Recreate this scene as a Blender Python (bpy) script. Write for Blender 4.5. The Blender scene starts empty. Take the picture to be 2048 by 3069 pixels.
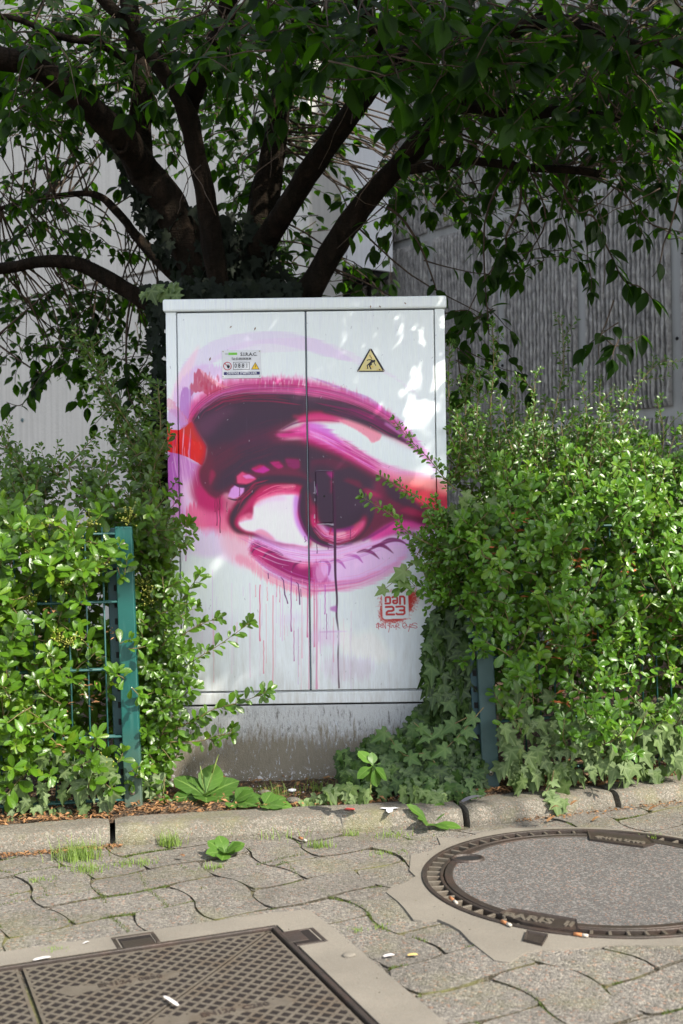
import bpy, bmesh, math, random
import numpy as np
from mathutils import Vector, Matrix, noise
random.seed(11); np.random.seed(11)
R=math.radians; PI=math.pi
SC=bpy.context.scene; C=SC.collection
# ================= camera, world, sun, exposure =================
CAM_H=0.92; FPX=3600.0; IW,IH=2048.0,3069.0; CROLL=R(0.8)
cd=bpy.data.cameras.new('camera'); cam=bpy.data.objects.new('camera',cd); C.objects.link(cam); SC.camera=cam
cd.sensor_fit='VERTICAL'; cd.sensor_height=36.0; cd.sensor_width=24.0; cd.lens=FPX/IH*36.0
cd.clip_start=0.05; cd.clip_end=900
_c,_s=math.cos(CROLL),math.sin(CROLL)
cam.matrix_world=Matrix(((_c,_s,0,0),(0,0,-1,0),(-_s,_c,0,CAM_H),(0,0,0,1)))
cd.dof.use_dof=True; cd.dof.focus_distance=3.75; cd.dof.aperture_fstop=4.6; cd.dof.aperture_blades=9
SUN_EL,SUN_AZ=43.0,48.0     # elevation; azimuth measured from straight behind the camera towards the right
sdir=Vector((math.sin(R(SUN_AZ))*math.cos(R(SUN_EL)),-math.cos(R(SUN_AZ))*math.cos(R(SUN_EL)),math.sin(R(SUN_EL))))
w=bpy.data.worlds.new('World'); SC.world=w; w.use_nodes=True; nt=w.node_tree
bg=nt.nodes['Background']; sky=nt.nodes.new('ShaderNodeTexSky'); sky.sky_type='NISHITA'; sky.sun_disc=False
sky.sun_elevation=R(SUN_EL); sky.sun_rotation=math.atan2(sdir.x,sdir.y); sky.dust_density=1.5; sky.ozone_density=1.0
hs=nt.nodes.new('ShaderNodeHueSaturation'); hs.inputs['Saturation'].default_value=.45; nt.links.new(sky.outputs[0],hs.inputs['Color']); nt.links.new(hs.outputs[0],bg.inputs[0]); bg.inputs[1].default_value=0.13
sl=bpy.data.lights.new('sun','SUN'); so=bpy.data.objects.new('sun',sl); C.objects.link(so)
sl.energy=3.2; sl.angle=R(0.53); sl.color=(1.0,0.93,0.81)
so.rotation_euler=sdir.to_track_quat('Z','Y').to_euler(); so.location=(6,-6,8)
SC.view_settings.view_transform='Standard'; SC.view_settings.look='None'; SC.view_settings.gamma=1.0
SC.view_settings.use_curve_mapping=False; SC.view_settings.exposure=1.48
SC.render.engine='CYCLES'; SC.cycles.use_denoising=True; SC.cycles.max_bounces=8; SC.cycles.diffuse_bounces=4; SC.cycles.transparent_max_bounces=8
# ================= projection helpers (photo pixel -> point in the place) =================
def qof(px,py):
    dx,dy=px-IW/2,py-IH/2
    return dx*_c-dy*_s, dx*_s+dy*_c
def W(px,py,y):
    qx,qy=qof(px,py); return Vector((qx*y/FPX,y,CAM_H-qy*y/FPX))
def G(px,py,z=0.0):
    qx,qy=qof(px,py); y=FPX*(CAM_H-z)/qy; return Vector((qx*y/FPX,y,z))
def proj(p):
    y=max(p[1],.01); qx,qy=p[0]*FPX/y,(CAM_H-p[2])*FPX/y
    return IW/2+qx*_c+qy*_s, IH/2-qx*_s+qy*_c
def yl(x): return 3.585+.2*(x+.63)          # left fence line
def yr(x): return 3.724+.31*(x-.444)         # right fence line
def ykerb(x):                                 # front foot of the kerb
    pts=[(-6,2.33),(-.93,3.262),(-.67,3.335),(.37,3.50),(1.06,3.755),(2.2,4.25),(6,6.2)]
    for (a,b),(c,d) in zip(pts[:-1],pts[1:]):
        if x<=c: return b+(d-b)*(x-a)/(c-a)
    return 6.2
# ================= node helpers =================
def S(v):
    return tuple(((c/255)/12.92 if c/255<=.04045 else ((c/255+.055)/1.055)**2.4) for c in v)+(1.0,)
class M:
    def __init__(s,name):
        s.m=bpy.data.materials.new(name); s.m.use_nodes=True; s.t=s.m.node_tree; s.n=s.t.nodes; s.b=s.n['Principled BSDF']; s.out=s.n['Material Output']; s._p=None
    def node(s,ty,ins=None,**kw):
        n=s.n.new('ShaderNode'+ty)
        for k,v in kw.items(): setattr(n,k,v)
        for k,v in (ins or {}).items(): s.set(n,k,v)
        return n
    def set(s,n,k,v):
        i=n.inputs[k]
        if hasattr(v,'is_output') or isinstance(v,bpy.types.NodeSocket): s.t.links.new(v,i)
        elif hasattr(v,'outputs'): s.t.links.new(v.outputs[0],i)
        else: i.default_value=v
    def pos(s,obj=True):
        if s._p is None: s._p=s.node('NewGeometry')
        return s._p.outputs['Position']
    def mapped(s,sc,src=None):
        n=s.node('Mapping'); s.set(n,0,src or s.pos()); n.inputs['Scale'].default_value=sc; return n.outputs[0]
    def noise(s,scale,detail=4,rough=.55,vec=None,dist=0):
        n=s.node('TexNoise'); s.set(n,'Vector',vec or s.pos()); n.inputs['Scale'].default_value=scale; n.inputs['Detail'].default_value=detail; n.inputs['Roughness'].default_value=rough; n.inputs['Distortion'].default_value=dist
        return n.outputs[0]
    def vor(s,scale,out=0,vec=None,feature='F1'):
        n=s.node('TexVoronoi',feature=feature); s.set(n,'Vector',vec or s.pos()); n.inputs['Scale'].default_value=scale; return n.outputs[out]
    def ramp(s,f,stops):
        n=s.node('ValToRGB'); s.set(n,0,f); e=n.color_ramp.elements
        while len(e)>1: e.remove(e[-1])
        e[0].position=stops[0][0]; e[0].color=stops[0][1] if not np.isscalar(stops[0][1]) else (stops[0][1],)*3+(1,)
        for p,c in stops[1:]:
            k=e.new(p); k.color=c if not np.isscalar(c) else (c,)*3+(1,)
        return n.outputs[0]
    def mix(s,f,a,b,mode='MIX'):
        n=s.node('MixRGB',blend_type=mode); s.set(n,0,f); s.set(n,1,a); s.set(n,2,b); return n.outputs[0]
    def math(s,op,a,b=0.0,clamp=False):
        n=s.node('Math',operation=op,use_clamp=clamp); s.set(n,0,a); s.set(n,1,b); return n.outputs[0]
    def sep(s,v):
        n=s.node('SeparateXYZ'); s.set(n,0,v); return n.outputs
    def attr(s,name):
        return s.node('Attribute',attribute_name=name)
    def bump(s,h,strength=.5,dist=.01):
        n=s.node('Bump'); s.set(n,'Height',h); n.inputs['Strength'].default_value=strength; n.inputs['Distance'].default_value=dist
        s.t.links.new(n.outputs[0],s.b.inputs['Normal']); return n
    def col(s,v): s.set(s.b,'Base Color',v)
    def rough(s,v): s.set(s.b,'Roughness',v)
def flat(name,col,rough=.6,metal=0,spec=.5,var=.0,scale=30):
    m=M(name)
    if var:
        n=m.noise(scale,5); c=m.mix(n,tuple(x*(1-var) for x in col[:3])+(1,),tuple(min(x*(1+var),1) for x in col[:3])+(1,)); m.col(c)
    else: m.col(col)
    m.rough(rough); m.b.inputs['Metallic'].default_value=metal; m.b.inputs['Specular IOR Level'].default_value=spec
    return m.m
# ================= object helpers =================
def tag(o,label=None,cat=None,group=None,kind=None):
    if label: o['label']=label
    if cat: o['category']=cat
    if group: o['group']=group
    if kind: o['kind']=kind
    return o
def empty(name,loc=(0,0,0)):
    o=bpy.data.objects.new(name,None); o.empty_display_size=.05; C.objects.link(o); o.location=loc; return o
def link(name,me,mat=None,parent=None,smooth=False):
    o=bpy.data.objects.new(name,me); C.objects.link(o)
    if mat is not None and not len(me.materials): me.materials.append(mat)
    if parent is not None:
        o.parent=parent
        if parent.type=='EMPTY': o.matrix_parent_inverse=Matrix.Translation(-Vector(parent.location))
    if smooth: me.polygons.foreach_set('use_smooth',[True]*len(me.polygons))
    return o
def mesh(name,V,F,mat=None,parent=None,smooth=False):
    me=bpy.data.meshes.new(name); me.from_pydata([tuple(v) for v in V],[],F); me.update()
    return link(name,me,mat,parent,smooth)
def bobj(name,bm,mat=None,parent=None,smooth=False):
    me=bpy.data.meshes.new(name); bm.normal_update(); bm.to_mesh(me); bm.free(); return link(name,me,mat,parent,smooth)
def box(bm,x0,x1,y0,y1,z0,z1,bev=0,seg=2,M4=None):
    r=bmesh.ops.create_cube(bm,size=1); vs=r['verts']
    for v in vs: v.co=Vector(((x0+x1)/2+v.co.x*(x1-x0),(y0+y1)/2+v.co.y*(y1-y0),(z0+z1)/2+v.co.z*(z1-z0)))
    if bev:
        es=list({e for v in vs for e in v.link_edges}); r=bmesh.ops.bevel(bm,geom=es,offset=bev,segments=seg,affect='EDGES',profile=.5); vs=list({v for f in r['faces'] for v in f.verts}|{v for v in vs if v.is_valid})
    if M4 is not None:
        for v in vs: v.co=M4@v.co
    return vs
def boxo(name,x0,x1,y0,y1,z0,z1,mat,parent=None,bev=0,M4=None,smooth=False):
    bm=bmesh.new(); box(bm,x0,x1,y0,y1,z0,z1,bev,2,M4); return bobj(name,bm,mat,parent,smooth)
def prism(name,P,z0,z1,mat,parent=None,axis='z',bev=0):
    bm=bmesh.new()
    def T(a,b,c): return (a,b,c) if axis=='z' else (a,c,b)
    lo=[bm.verts.new(T(a,b,z0)) for a,b in P]; hi=[bm.verts.new(T(a,b,z1)) for a,b in P]; n=len(P)
    f=bm.faces.new(hi); bm.faces.new(lo[::-1])
    for i in range(n): bm.faces.new((lo[i],lo[(i+1)%n],hi[(i+1)%n],hi[i]))
    if bev: bmesh.ops.bevel(bm,geom=list(f.edges),offset=bev,segments=1,affect='EDGES')
    bmesh.ops.recalc_face_normals(bm,faces=bm.faces); return bobj(name,bm,mat,parent)
def tube_into(V,F,P,Rr,n=5,rnd=0.0):
    b0=len(V); P=[Vector(p) for p in P]; up=Vector((.13,.21,.97)); a=None
    for i,p in enumerate(P):
        t=(P[min(i+1,len(P)-1)]-P[max(i-1,0)]); t=t.normalized() if t.length>1e-9 else Vector((0,0,1))
        if a is None: a=t.orthogonal().normalized()
        a=(a-t*a.dot(t)); a=a.normalized() if a.length>1e-6 else t.orthogonal().normalized(); b=t.cross(a)
        r=Rr[i] if not np.isscalar(Rr) else Rr
        for k in range(n):
            an=2*PI*k/n; rr=r*(1+rnd*(random.random()-.5)); V.append(p+a*(math.cos(an)*rr)+b*(math.sin(an)*rr))
    for i in range(len(P)-1):
        for k in range(n):
            q=b0+i*n; F.append((q+k,q+(k+1)%n,q+n+(k+1)%n,q+n+k))
    V.append(P[0]); V.append(P[-1]); e=b0+(len(P)-1)*n
    for k in range(n): F.append((len(V)-2,b0+(k+1)%n,b0+k)); F.append((len(V)-1,e+k,e+(k+1)%n))
def smooth_path(P,sub=6):
    P=[Vector(p) for p in P]; out=[]
    for i in range(len(P)-1):
        a,b,c,d=P[max(i-1,0)],P[i],P[i+1],P[min(i+2,len(P)-1)]
        for k in range(sub):
            t=k/sub; out.append(.5*((2*b)+(c-a)*t+(2*a-5*b+4*c-d)*t*t+(3*b-a-3*c+d)*t**3))
    out.append(P[-1]); return out
def text(name,body,size,mat,parent,loc,rot=(PI/2,0,0),sx=1.0,bold=0,ext=.0003,align='CENTER'):
    cu=bpy.data.curves.new(name,'FONT'); cu.body=body; cu.size=size; cu.extrude=ext; cu.offset=bold; cu.align_x=align; cu.align_y='CENTER'; cu.resolution_u=2
    o=bpy.data.objects.new(name,cu); C.objects.link(o); cu.materials.append(mat)
    dg=bpy.context.evaluated_depsgraph_get(); me=bpy.data.meshes.new_from_object(o.evaluated_get(dg)); bpy.data.objects.remove(o)
    Mx=Matrix.Translation(loc)@(rot if isinstance(rot,Matrix) else __import__('mathutils').Euler(rot).to_matrix().to_4x4())@Matrix.Diagonal((sx,1,1,1))
    me.transform(Mx); return link(name,me,mat,parent)
# ---- painted mural: a small brush painter in numpy (canvas = cabinet front, 1 texel = about 1 mm) ----
ROLL=math.radians(0.8); CX,CY=1024.0,1534.5
def q_of(px,py):
    dx,dy=px-CX,py-CY; c,s=math.cos(ROLL),math.sin(ROLL)
    return dx*c-dy*s, dx*s+dy*c
QX0,QY0,QW,QH=-540,-650,880,1500
def lin(c):
    c=np.asarray(c,dtype=np.float64)/255.0
    return np.where(c<=0.04045,c/12.92,((c+0.055)/1.055)**2.4)
class Art:
    def __init__(s):
        s.rng=np.random.RandomState(7)
        s.c=np.ones((QH,QW,3),np.float32)*lin((208,214,219)).astype(np.float32)
        s.grain=s.noise(1.2,1.2); s.vst=s.noise(26,1.0); s.vst2=s.noise(70,3.0); s.cloud=s.noise(18,18); s.hst=s.noise(1.2,30)
        s.peel=s.noise(9,3); s.grainv=s.noise(9,1.6)
    def blur(s,a,sy,sx):
        for ax,sg in ((0,sy),(1,sx)):
            if sg<=0.3: continue
            r=int(3*sg)+1; k=np.exp(-0.5*(np.arange(-r,r+1)/sg)**2); k/=k.sum()
            n=a.shape[ax]; pad=[(0,0),(0,0)]; pad[ax]=(r,r); ap=np.pad(a,pad,mode='edge')
            L=ap.shape[ax]; nf=1
            while nf<L+2*r+1: nf*=2
            F=np.fft.rfft(ap,nf,axis=ax); K=np.fft.rfft(k,nf)
            K=K[:,None] if ax==0 else K[None,:]
            y=np.fft.irfft(F*K,nf,axis=ax)
            a=(y[2*r:2*r+n] if ax==0 else y[:,2*r:2*r+n]).astype(np.float32)
        return a
    def noise(s,sy,sx):
        a=s.blur(s.rng.rand(QH,QW).astype(np.float32),sy,sx)
        lo,hi=np.percentile(a,2),np.percentile(a,98)
        return np.clip((a-lo)/(hi-lo),0,1)
    def pts(s,P,z):
        ox,oy,k=z; out=[]
        for x,y in P:
            qx,qy=q_of(ox+x*k,oy+y*k); out.append((qx-QX0,qy-QY0))
        return np.array(out)
    def spline(s,P,closed,n=8):
        P=np.array(P,float); N=len(P); out=[]
        rng_=range(N) if closed else range(N-1)
        for i in rng_:
            if closed: a,b,c,d=P[i-1],P[i],P[(i+1)%N],P[(i+2)%N]
            else: a,b,c,d=P[max(i-1,0)],P[i],P[i+1],P[min(i+2,N-1)]
            for t in np.arange(n)/n:
                out.append(0.5*((2*b)+(c-a)*t+(2*a-5*b+4*c-d)*t*t+(3*b-a-3*c+d)*t**3))
        if not closed: out.append(P[-1])
        return np.array(out)
    def fill(s,P,z,smooth=True):
        Q=s.pts(P,z)
        if smooth: Q=s.spline(Q,True)
        m=np.zeros((QH,QW),np.float32)
        y0=max(int(Q[:,1].min()),0); y1=min(int(Q[:,1].max())+1,QH)
        A=Q; B=np.roll(Q,-1,0)
        for y in range(y0,y1):
            yc=y+0.5; h=(A[:,1]<=yc)!=(B[:,1]<=yc)
            if not h.any(): continue
            xs=np.sort(A[h,0]+(yc-A[h,1])*(B[h,0]-A[h,0])/(B[h,1]-A[h,1]))
            for i in range(0,len(xs)-1,2):
                a,b=max(xs[i],0),min(xs[i+1],QW)
                if b<=a: continue
                ia,ib=int(a),int(b)
                if ia==ib: m[y,min(ia,QW-1)]+=b-a; continue
                m[y,ia]+=ia+1-a; m[y,ia+1:ib]=1
                if ib<QW: m[y,ib]+=b-ib
        return np.clip(m,0,1)
    def line(s,P,z,w,smooth=True):
        # tapered stroke: w scalar or list of widths in photo pixels (one per point)
        Q=s.pts(P,z); W=np.full(len(Q),float(w)) if np.isscalar(w) else np.array(w,float)
        if smooth and len(Q)>2:
            R=s.spline(np.c_[Q,W],False); Q,W=R[:,:2],R[:,2]
        m=np.zeros((QH,QW),np.float32)
        for (x0,y0),(x1,y1),wa,wb in zip(Q[:-1],Q[1:],W[:-1],W[1:]):
            r=max(wa,wb)/2+2
            xa,xb=int(max(min(x0,x1)-r,0)),int(min(max(x0,x1)+r+1,QW)); ya,yb=int(max(min(y0,y1)-r,0)),int(min(max(y0,y1)+r+1,QH))
            if xb<=xa or yb<=ya: continue
            X,Y=np.meshgrid(np.arange(xa,xb)+.5,np.arange(ya,yb)+.5)
            dx,dy=x1-x0,y1-y0; L=dx*dx+dy*dy+1e-9
            t=np.clip(((X-x0)*dx+(Y-y0)*dy)/L,0,1)
            d=np.hypot(X-x0-t*dx,Y-y0-t*dy); v=np.clip((wa+(wb-wa)*t)/2-d+.5,0,1)
            m[ya:yb,xa:xb]=np.maximum(m[ya:yb,xa:xb],v)
        return m
    def put(s,m,col,a=1.0,b=0,tex=None,k=0.5,clip=None):
        r=np.flatnonzero(m.max(1)); q=np.flatnonzero(m.max(0))
        if not len(r): return
        e=int(3*b)+2
        y0,y1=max(r[0]-e,0),min(r[-1]+e+1,QH); x0,x1=max(q[0]-e,0),min(q[-1]+e+1,QW)
        m=m[y0:y1,x0:x1]
        if b: m=s.blur(m,b,b)
        if tex is not None:
            t=tex[y0:y1,x0:x1]; m=np.clip(m*(1+k)-k*(1-t)*(1.3-m*0.55)*1.6,0,1)
        m=np.clip(m*a,0,1)[...,None]
        C=s.c[y0:y1,x0:x1]; s.c[y0:y1,x0:x1]=C*(1-m)+lin(col).astype(np.float32)*m
A_=(480,1100,450/1568); B_=(900,1100,450/1568); C_=(480,1450,450/1568); D_=(900,1450,450/1568); O_=(480,1000,900/1568); E_=(480,1650,900/1568)
G_=(460,860,460/1568); S_=(0,0,1)
PL=(60,34,62); MAR=(104,28,58); CRI=(178,32,72); RED=(222,44,38); MAG=(172,38,122); PNK=(232,120,146); LIL=(204,150,212); LLI=(222,204,228); SAL=(234,134,124); PUR=(104,26,92); ROSE=(205,60,95)
def paint():
    s=Art(); f=s.fill; l=s.line; p=s.put
    yy=np.arange(QH)[:,None]+QY0+CY; 
    # faint lilac sweeps of the first sketch
    p(l([(95,330),(150,200),(260,105),(400,45),(560,20),(720,40),(860,85),(1000,140)],O_,[30,55,60,50,40,45,40,10]),(204,178,220),.40,5,s.hst,.9)
    p(l([(240,170),(380,90),(560,62),(760,55),(900,90),(1060,150),(1200,215),(1330,310),(1390,400)],O_,[10,30,44,44,40,25,12,8,4]),(212,186,222),.32,5,s.hst,.9)
    p(l([(95,330),(130,220),(205,60)],O_,[40,34,2]),(236,190,196),.5,4)
    p(f([(60,330),(150,190),(280,160),(420,230),(300,400),(180,470),(100,480)],O_),(206,176,214),.8,10,s.vst,1.0)
    # wide pink halo over the brow
    p(f([(120,520),(150,360),(240,280),(400,240),(560,235),(760,240),(900,280),(1060,340),(1200,420),(1300,500),(1400,620),(1440,700),(1300,600),(1150,520),(900,440),(500,400),(200,560)],O_),(226,170,206),.9,9,s.hst,.7)
    p(l([(300,250),(430,262),(560,255),(700,250),(860,275),(1000,320),(1130,375),(1230,430)],O_,[20,34,40,40,34,26,20,6]),(224,140,184),.45,8,s.vst,.8)
    p(l([(780,225),(850,250),(980,300),(1100,350),(1180,420),(1240,470)],O_,[2,7,9,14,16,6]),(190,120,200),.6,2.5,s.hst,.5)
    p(l([(770,300),(900,330),(1040,365),(1150,410),(1250,470),(1330,560),(1400,650),(1440,740)],O_,[20,40,36,30,24,16,10,5]),(196,110,196),.6,6,s.hst,.5)
    p(l([(150,500),(190,400),(300,325),(430,290),(560,285),(700,282),(840,300),(980,335),(1100,385),(1210,450),(1290,520)],O_,[50,60,62,64,64,56,50,42,34,24,8]),(206,56,104),.62,11,s.grainv,.5)
    p(l([(165,480),(210,395),(310,335),(430,305),(560,303),(700,305),(840,322),(980,355),(1100,402),(1210,465),(1290,530)],O_,[30,36,36,38,38,36,32,26,22,16,6]),(158,24,66),.6,6,s.hst,.4)
    p(l([(170,600),(160,480),(200,390),(300,330),(420,300)],O_,[10,46,46,40,20]),(214,80,130),.6,12,s.vst,.5)
    p(l([(500,262),(620,262),(760,268)],O_,[14,30,30]),(206,70,120),.55,5,s.grainv,1.4)
    for i in range(60):
        x=s.rng.uniform(200,330) if i<30 else s.rng.uniform(520,760); y=s.rng.uniform(200,270) if i<30 else s.rng.uniform(235,262)
        p(l([(x,y),(x+s.rng.uniform(-6,3),y+s.rng.uniform(15,50))],O_,[2,5]),(200,60,80) if s.rng.rand()<.6 else (232,210,226),.6,1)
    # red torn splash at upper left
    p(f([(205,180),(245,225),(300,260),(330,300),(260,320),(200,310),(150,320),(170,230)],O_),(190,64,82),.8,5,s.grainv,2.2)
    p(f([(205,180),(250,215),(320,262),(395,292),(300,275),(230,222)],O_),(222,140,142),.55,2,s.grain,.8)
    p(f([(110,300),(170,290),(160,420),(140,520),(100,470)],O_),(176,120,190),.85,5,s.vst,1.3)
    p(f([(40,330),(95,380),(150,450),(150,480),(40,400)],O_),(214,120,130),.45,5,s.grain,.9)
    p(f([(36,400),(100,400),(150,470),(160,540),(90,520),(36,490)],O_),(190,142,196),.7,5,s.vst,1.2)
    # lower left lilac and pink flood
    p(f([(36,600),(120,620),(240,700),(300,850),(330,960),(300,1040),(180,1000),(100,1010),(38,960)],O_),(196,110,190),.85,12,s.cloud,.8)
    p(f([(120,780),(200,800),(230,960),(250,1040),(140,960)],O_),(238,214,230),.75,14)
    p(f([(36,820),(90,830),(96,1100),(40,1100)],O_),(214,184,222),.75,12,s.vst,.6)
    p(f([(36,610),(95,640),(90,840),(40,830)],O_),(178,84,184),.7,10,s.cloud,.8)
    p(f([(150,880),(340,900),(470,1000),(470,1100),(300,1060),(140,1020)],O_),(232,110,108),.85,12,s.vst,1.2)
    p(f([(150,1000),(350,1030),(480,1130),(540,1180),(420,1200),(240,1180),(110,1120)],O_),(210,186,224),.7,22,s.cloud,.8)
    p(f([(330,1030),(480,1060),(560,1180),(500,1220),(390,1190),(330,1120)],O_),(240,182,178),.7,12)
    # red block at left edge
    p(f([(34,480),(60,500),(95,505),(130,490),(165,460),(190,490),(245,590),(235,660),(222,690),(180,665),(150,648),(95,628),(60,622),(34,612)],O_,False),(224,44,32),1,1.2,s.peel,.35)
    p(f([(100,500),(165,455),(225,560),(190,570)],O_,False),(196,58,52),.7,4,s.grain,.5)
    # main dark mass : brow, socket, upper lid
    dark=[(172,452),(215,398),(300,350),(400,326),(520,330),(640,336),(770,346),(880,366),(1000,396),(1100,440),(1200,492),(1280,545),(1320,590),(1250,555),(1170,515),(1080,474),(985,440),(880,424),(790,428),(735,445),(690,470),(640,497),(610,528),(660,552),(770,552),(850,580),(950,622),(1050,682),(1150,738),(1235,790),(1300,842),(1400,902),(1455,940),(1455,1010),(1300,1000),(1230,1000),(1180,1020),(1100,1062),(1000,1102),(930,1116),(870,1112),(800,1082),(760,1050),(700,1000),(600,900),(480,850),(400,850),(345,830),(300,860),(260,845),(215,790),(205,720),(235,660),(245,590),(215,540)]
    p(f(dark,O_),(196,32,78),.95,11)
    p(f([(175,470),(240,460),(300,700),(330,860),(300,920),(230,910),(180,870),(160,790),(200,700),(245,600)],O_),(176,34,66),.9,9)
    p(f([(190,800),(330,840),(395,870),(350,930),(260,925),(190,880)],O_),(200,48,72),.85,10)
    p(f(dark,O_),(98,26,56),.9,5,s.cloud,.3)
    p(l([(180,455),(230,400),(310,352),(410,332),(560,338),(760,355),(900,378),(1010,404),(1120,450),(1230,515),(1310,580)],O_,[14,26,36,40,40,40,42,42,36,28,8]),PL,.92,5,s.hst,.2)
    core=[(185,450),(235,400),(320,362),(420,345),(560,352),(760,372),(900,388),(1010,412),(1120,462),(1220,515),(1290,555),(1190,512),(1080,462),(960,428),(860,412),(780,412),(700,440),(600,470),(560,520),(600,570),(700,572),(790,590),(880,625),(980,670),(1080,730),(1180,785),(1260,840),(1320,900),(1300,930),(1200,900),(1080,840),(940,800),(840,790),(760,740),(700,700),(640,690),(560,690),(480,720),(420,760),(360,800),(300,830),(265,800),(280,700),(275,600),(225,545)]
    p(f(core,O_),PL,.95,8)
    p(f([(250,520),(420,440),(700,400),(740,430),(600,500),(540,560),(700,600),(760,650),(620,680),(430,760),(330,800),(300,720)],O_),PL,.9,12)
    p(f([(190,470),(300,400),(400,390),(330,450),(250,540),(215,530)],O_),(112,58,92),.55,10)
    p(f([(250,640),(330,580),(420,600),(380,650),(300,740),(280,800),(235,780)],O_),(112,28,54),.6,14)
    p(f([(450,520),(640,500),(620,560),(520,580),(400,590)],O_),(98,30,68),.6,12)
    p(f([(258,745),(270,710),(290,735),(275,770),(262,790)],O_),(170,40,62),.7,3)
    # second rim above upper lid at right (crimson to lilac band)
    p(l([(760,530),(860,565),(960,610),(1060,668),(1160,722),(1240,745)],O_,[34,36,32,28,22,8]),(206,40,104),.95,7)
    p(l([(770,500),(860,540),(960,588),(1060,640),(1160,695),(1280,730),(1440,760)],O_,[44,42,36,30,26,24,10]),(226,130,190),.8,9,s.hst,.4)
    p(l([(775,485),(840,500),(900,545),(960,590)],O_,[36,36,26,6]),(206,110,206),.8,8,s.hst,.4)
    p(f([(600,525),(680,495),(772,470),(772,520),(740,545),(680,548),(640,550)],O_,False),(212,50,110),.95,5)
    p(f([(690,510),(772,478),(772,516),(720,520)],O_,False),(236,120,170),.8,4)
    p(l([(640,500),(700,470),(770,455),(860,452),(935,460)],O_,[3,5,6,5,2]),(120,30,96),.8,1)
    p(l([(735,450),(800,436),(880,440),(960,452)],O_,[18,26,26,10]),(214,50,78),.9,5)
    p(l([(700,432),(780,446)],O_,6),(226,70,90),.5,4)
    p(f([(920,446),(1000,452),(1080,480),(1130,505),(1162,530),(1142,560),(1108,572),(1080,540),(1020,500),(960,470)],O_,False),(238,150,140),.85,2.5,s.vst,.2)
    # brow tail purple streaks
    p(l([(1000,400),(1120,450),(1220,510),(1300,570),(1370,640)],O_,[16,20,20,12,3]),(128,24,96),.8,3)
    p(l([(1180,470),(1290,550),(1380,640),(1440,720)],O_,[8,8,6,3]),(216,140,206),.6,3)
    p(l([(860,405),(960,420),(1060,455),(1180,515),(1280,560)],O_,[14,26,26,18,4]),PL,.9,4)
    # right red block (outer corner)
    p(f([(1180,735),(1300,745),(1440,765),(1525,790),(1525,1000),(1440,1000),(1330,940),(1270,860),(1220,800)],O_,False),(226,92,86),.95,6)
    p(f([(1240,780),(1330,795),(1440,815),(1525,850),(1525,1010),(1440,1010),(1330,930),(1280,860)],O_,False),(206,52,66),.75,8,s.cloud,.3)
    p(l([(1130,705),(1240,748),(1340,765),(1450,790),(1525,810)],O_,[10,26,34,36,36]),(240,170,164),.6,9)
    p(f([(1440,850),(1525,850),(1525,1010),(1440,1010)],O_,False),(186,30,62),.6,10)
    p(f([(1150,745),(1235,795),(1300,850),(1400,905),(1452,935),(1452,1000),(1290,985),(1200,900),(1120,820)],O_),(108,26,58),.95,6)
    p(f([(1170,770),(1260,830),(1340,890),(1380,940),(1330,920),(1200,860)],O_),PL,.9,6)
    # crimson facets in the lid shadow
    for P,c,a in (([(790,660),(900,650),(1000,690),(900,720),(840,760),(790,720)],(104,26,62),.8),([(935,780),(980,755),(1040,770),(1060,800),(1000,820),(950,810)],(116,28,60),.85),
                  ([(1025,842),(1070,805),(1130,830),(1170,860),(1120,850)],(150,26,62),.9),([(1165,875),(1200,868),(1260,900),(1230,910),(1190,900)],(126,26,58),.85),
                  ([(1235,925),(1290,905),(1360,930),(1420,960),(1330,955)],(160,28,62),.9),([(1180,940),(1260,935),(1290,960),(1200,960)],(110,24,58),.7)):
        p(f(P,O_,False),c,a,4)
    # eye white with red rim
    rim=[(345,965),(370,900),(420,840),(470,800),(560,775),(660,775),(745,790),(735,860),(735,940),(760,1010),(790,1075),(770,1120),(680,1112),(600,1092),(520,1060),(440,1045),(380,1020)]
    p(f(rim,O_),(190,30,52),.95,6)
    p(f([(430,780),(560,740),(700,742),(770,760),(770,800),(640,786),(540,796),(480,850),(440,900),(400,960),(395,1000),(430,1025),(520,1050),(580,1078),(560,1085),(470,1055),(400,1040),(365,1000),(362,950),(395,890),(430,860)],O_),PL,.98,4)
    scl=[(408,985),(430,962),(470,935),(485,890),(520,855),(580,825),(650,815),(728,822),(722,880),(720,940),(738,1000),(780,1070),(772,1118),(700,1112),(640,1100),(560,1078),(500,1045),(450,1030),(420,1012)]
    p(f([(402,985),(440,945),(462,930),(480,880),(520,832),(580,805),(650,796),(735,802),(730,880),(740,1000),(782,1075),(772,1118),(640,1100),(560,1078),(500,1050),(440,1032)],O_),(206,40,50),.95,6)
    p(f([(500,890),(530,850),(600,825),(680,822),(730,838),(728,870),(640,848),(560,862),(520,890)],O_),(236,110,112),.95,4)
    p(f([(412,985),(440,960),(478,938),(492,900),(530,872),(600,848),(660,842),(718,852),(712,940),(732,1005),(772,1068),(768,1112),(700,1102),(640,1096),(560,1075),(500,1040),(450,1028),(420,1008)],O_),(226,218,234),.98,3)
    p(f([(500,880),(560,855),(640,846),(660,870),(560,880),(510,905)],O_),(236,178,190),.7,5)
    p(f([(560,870),(720,850),(700,930),(560,920)],O_),(214,200,228),.4,10)
    p(f([(700,850),(730,860),(720,940),(745,1005),(782,1072),(770,1085),(728,1030),(700,960)],O_),(196,120,208),.85,4)
    p(f([(438,935),(478,900),(488,925),(482,955),(462,965),(445,950)],O_),(176,40,60),.9,2.5)
    p(f([(415,962),(470,935),(485,968),(450,975),(420,985)],O_),(232,130,130),.7,3)
    p(f([(495,1035),(530,1020),(580,1050),(600,1080),(540,1060)],O_),(232,150,160),.8,3)
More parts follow.
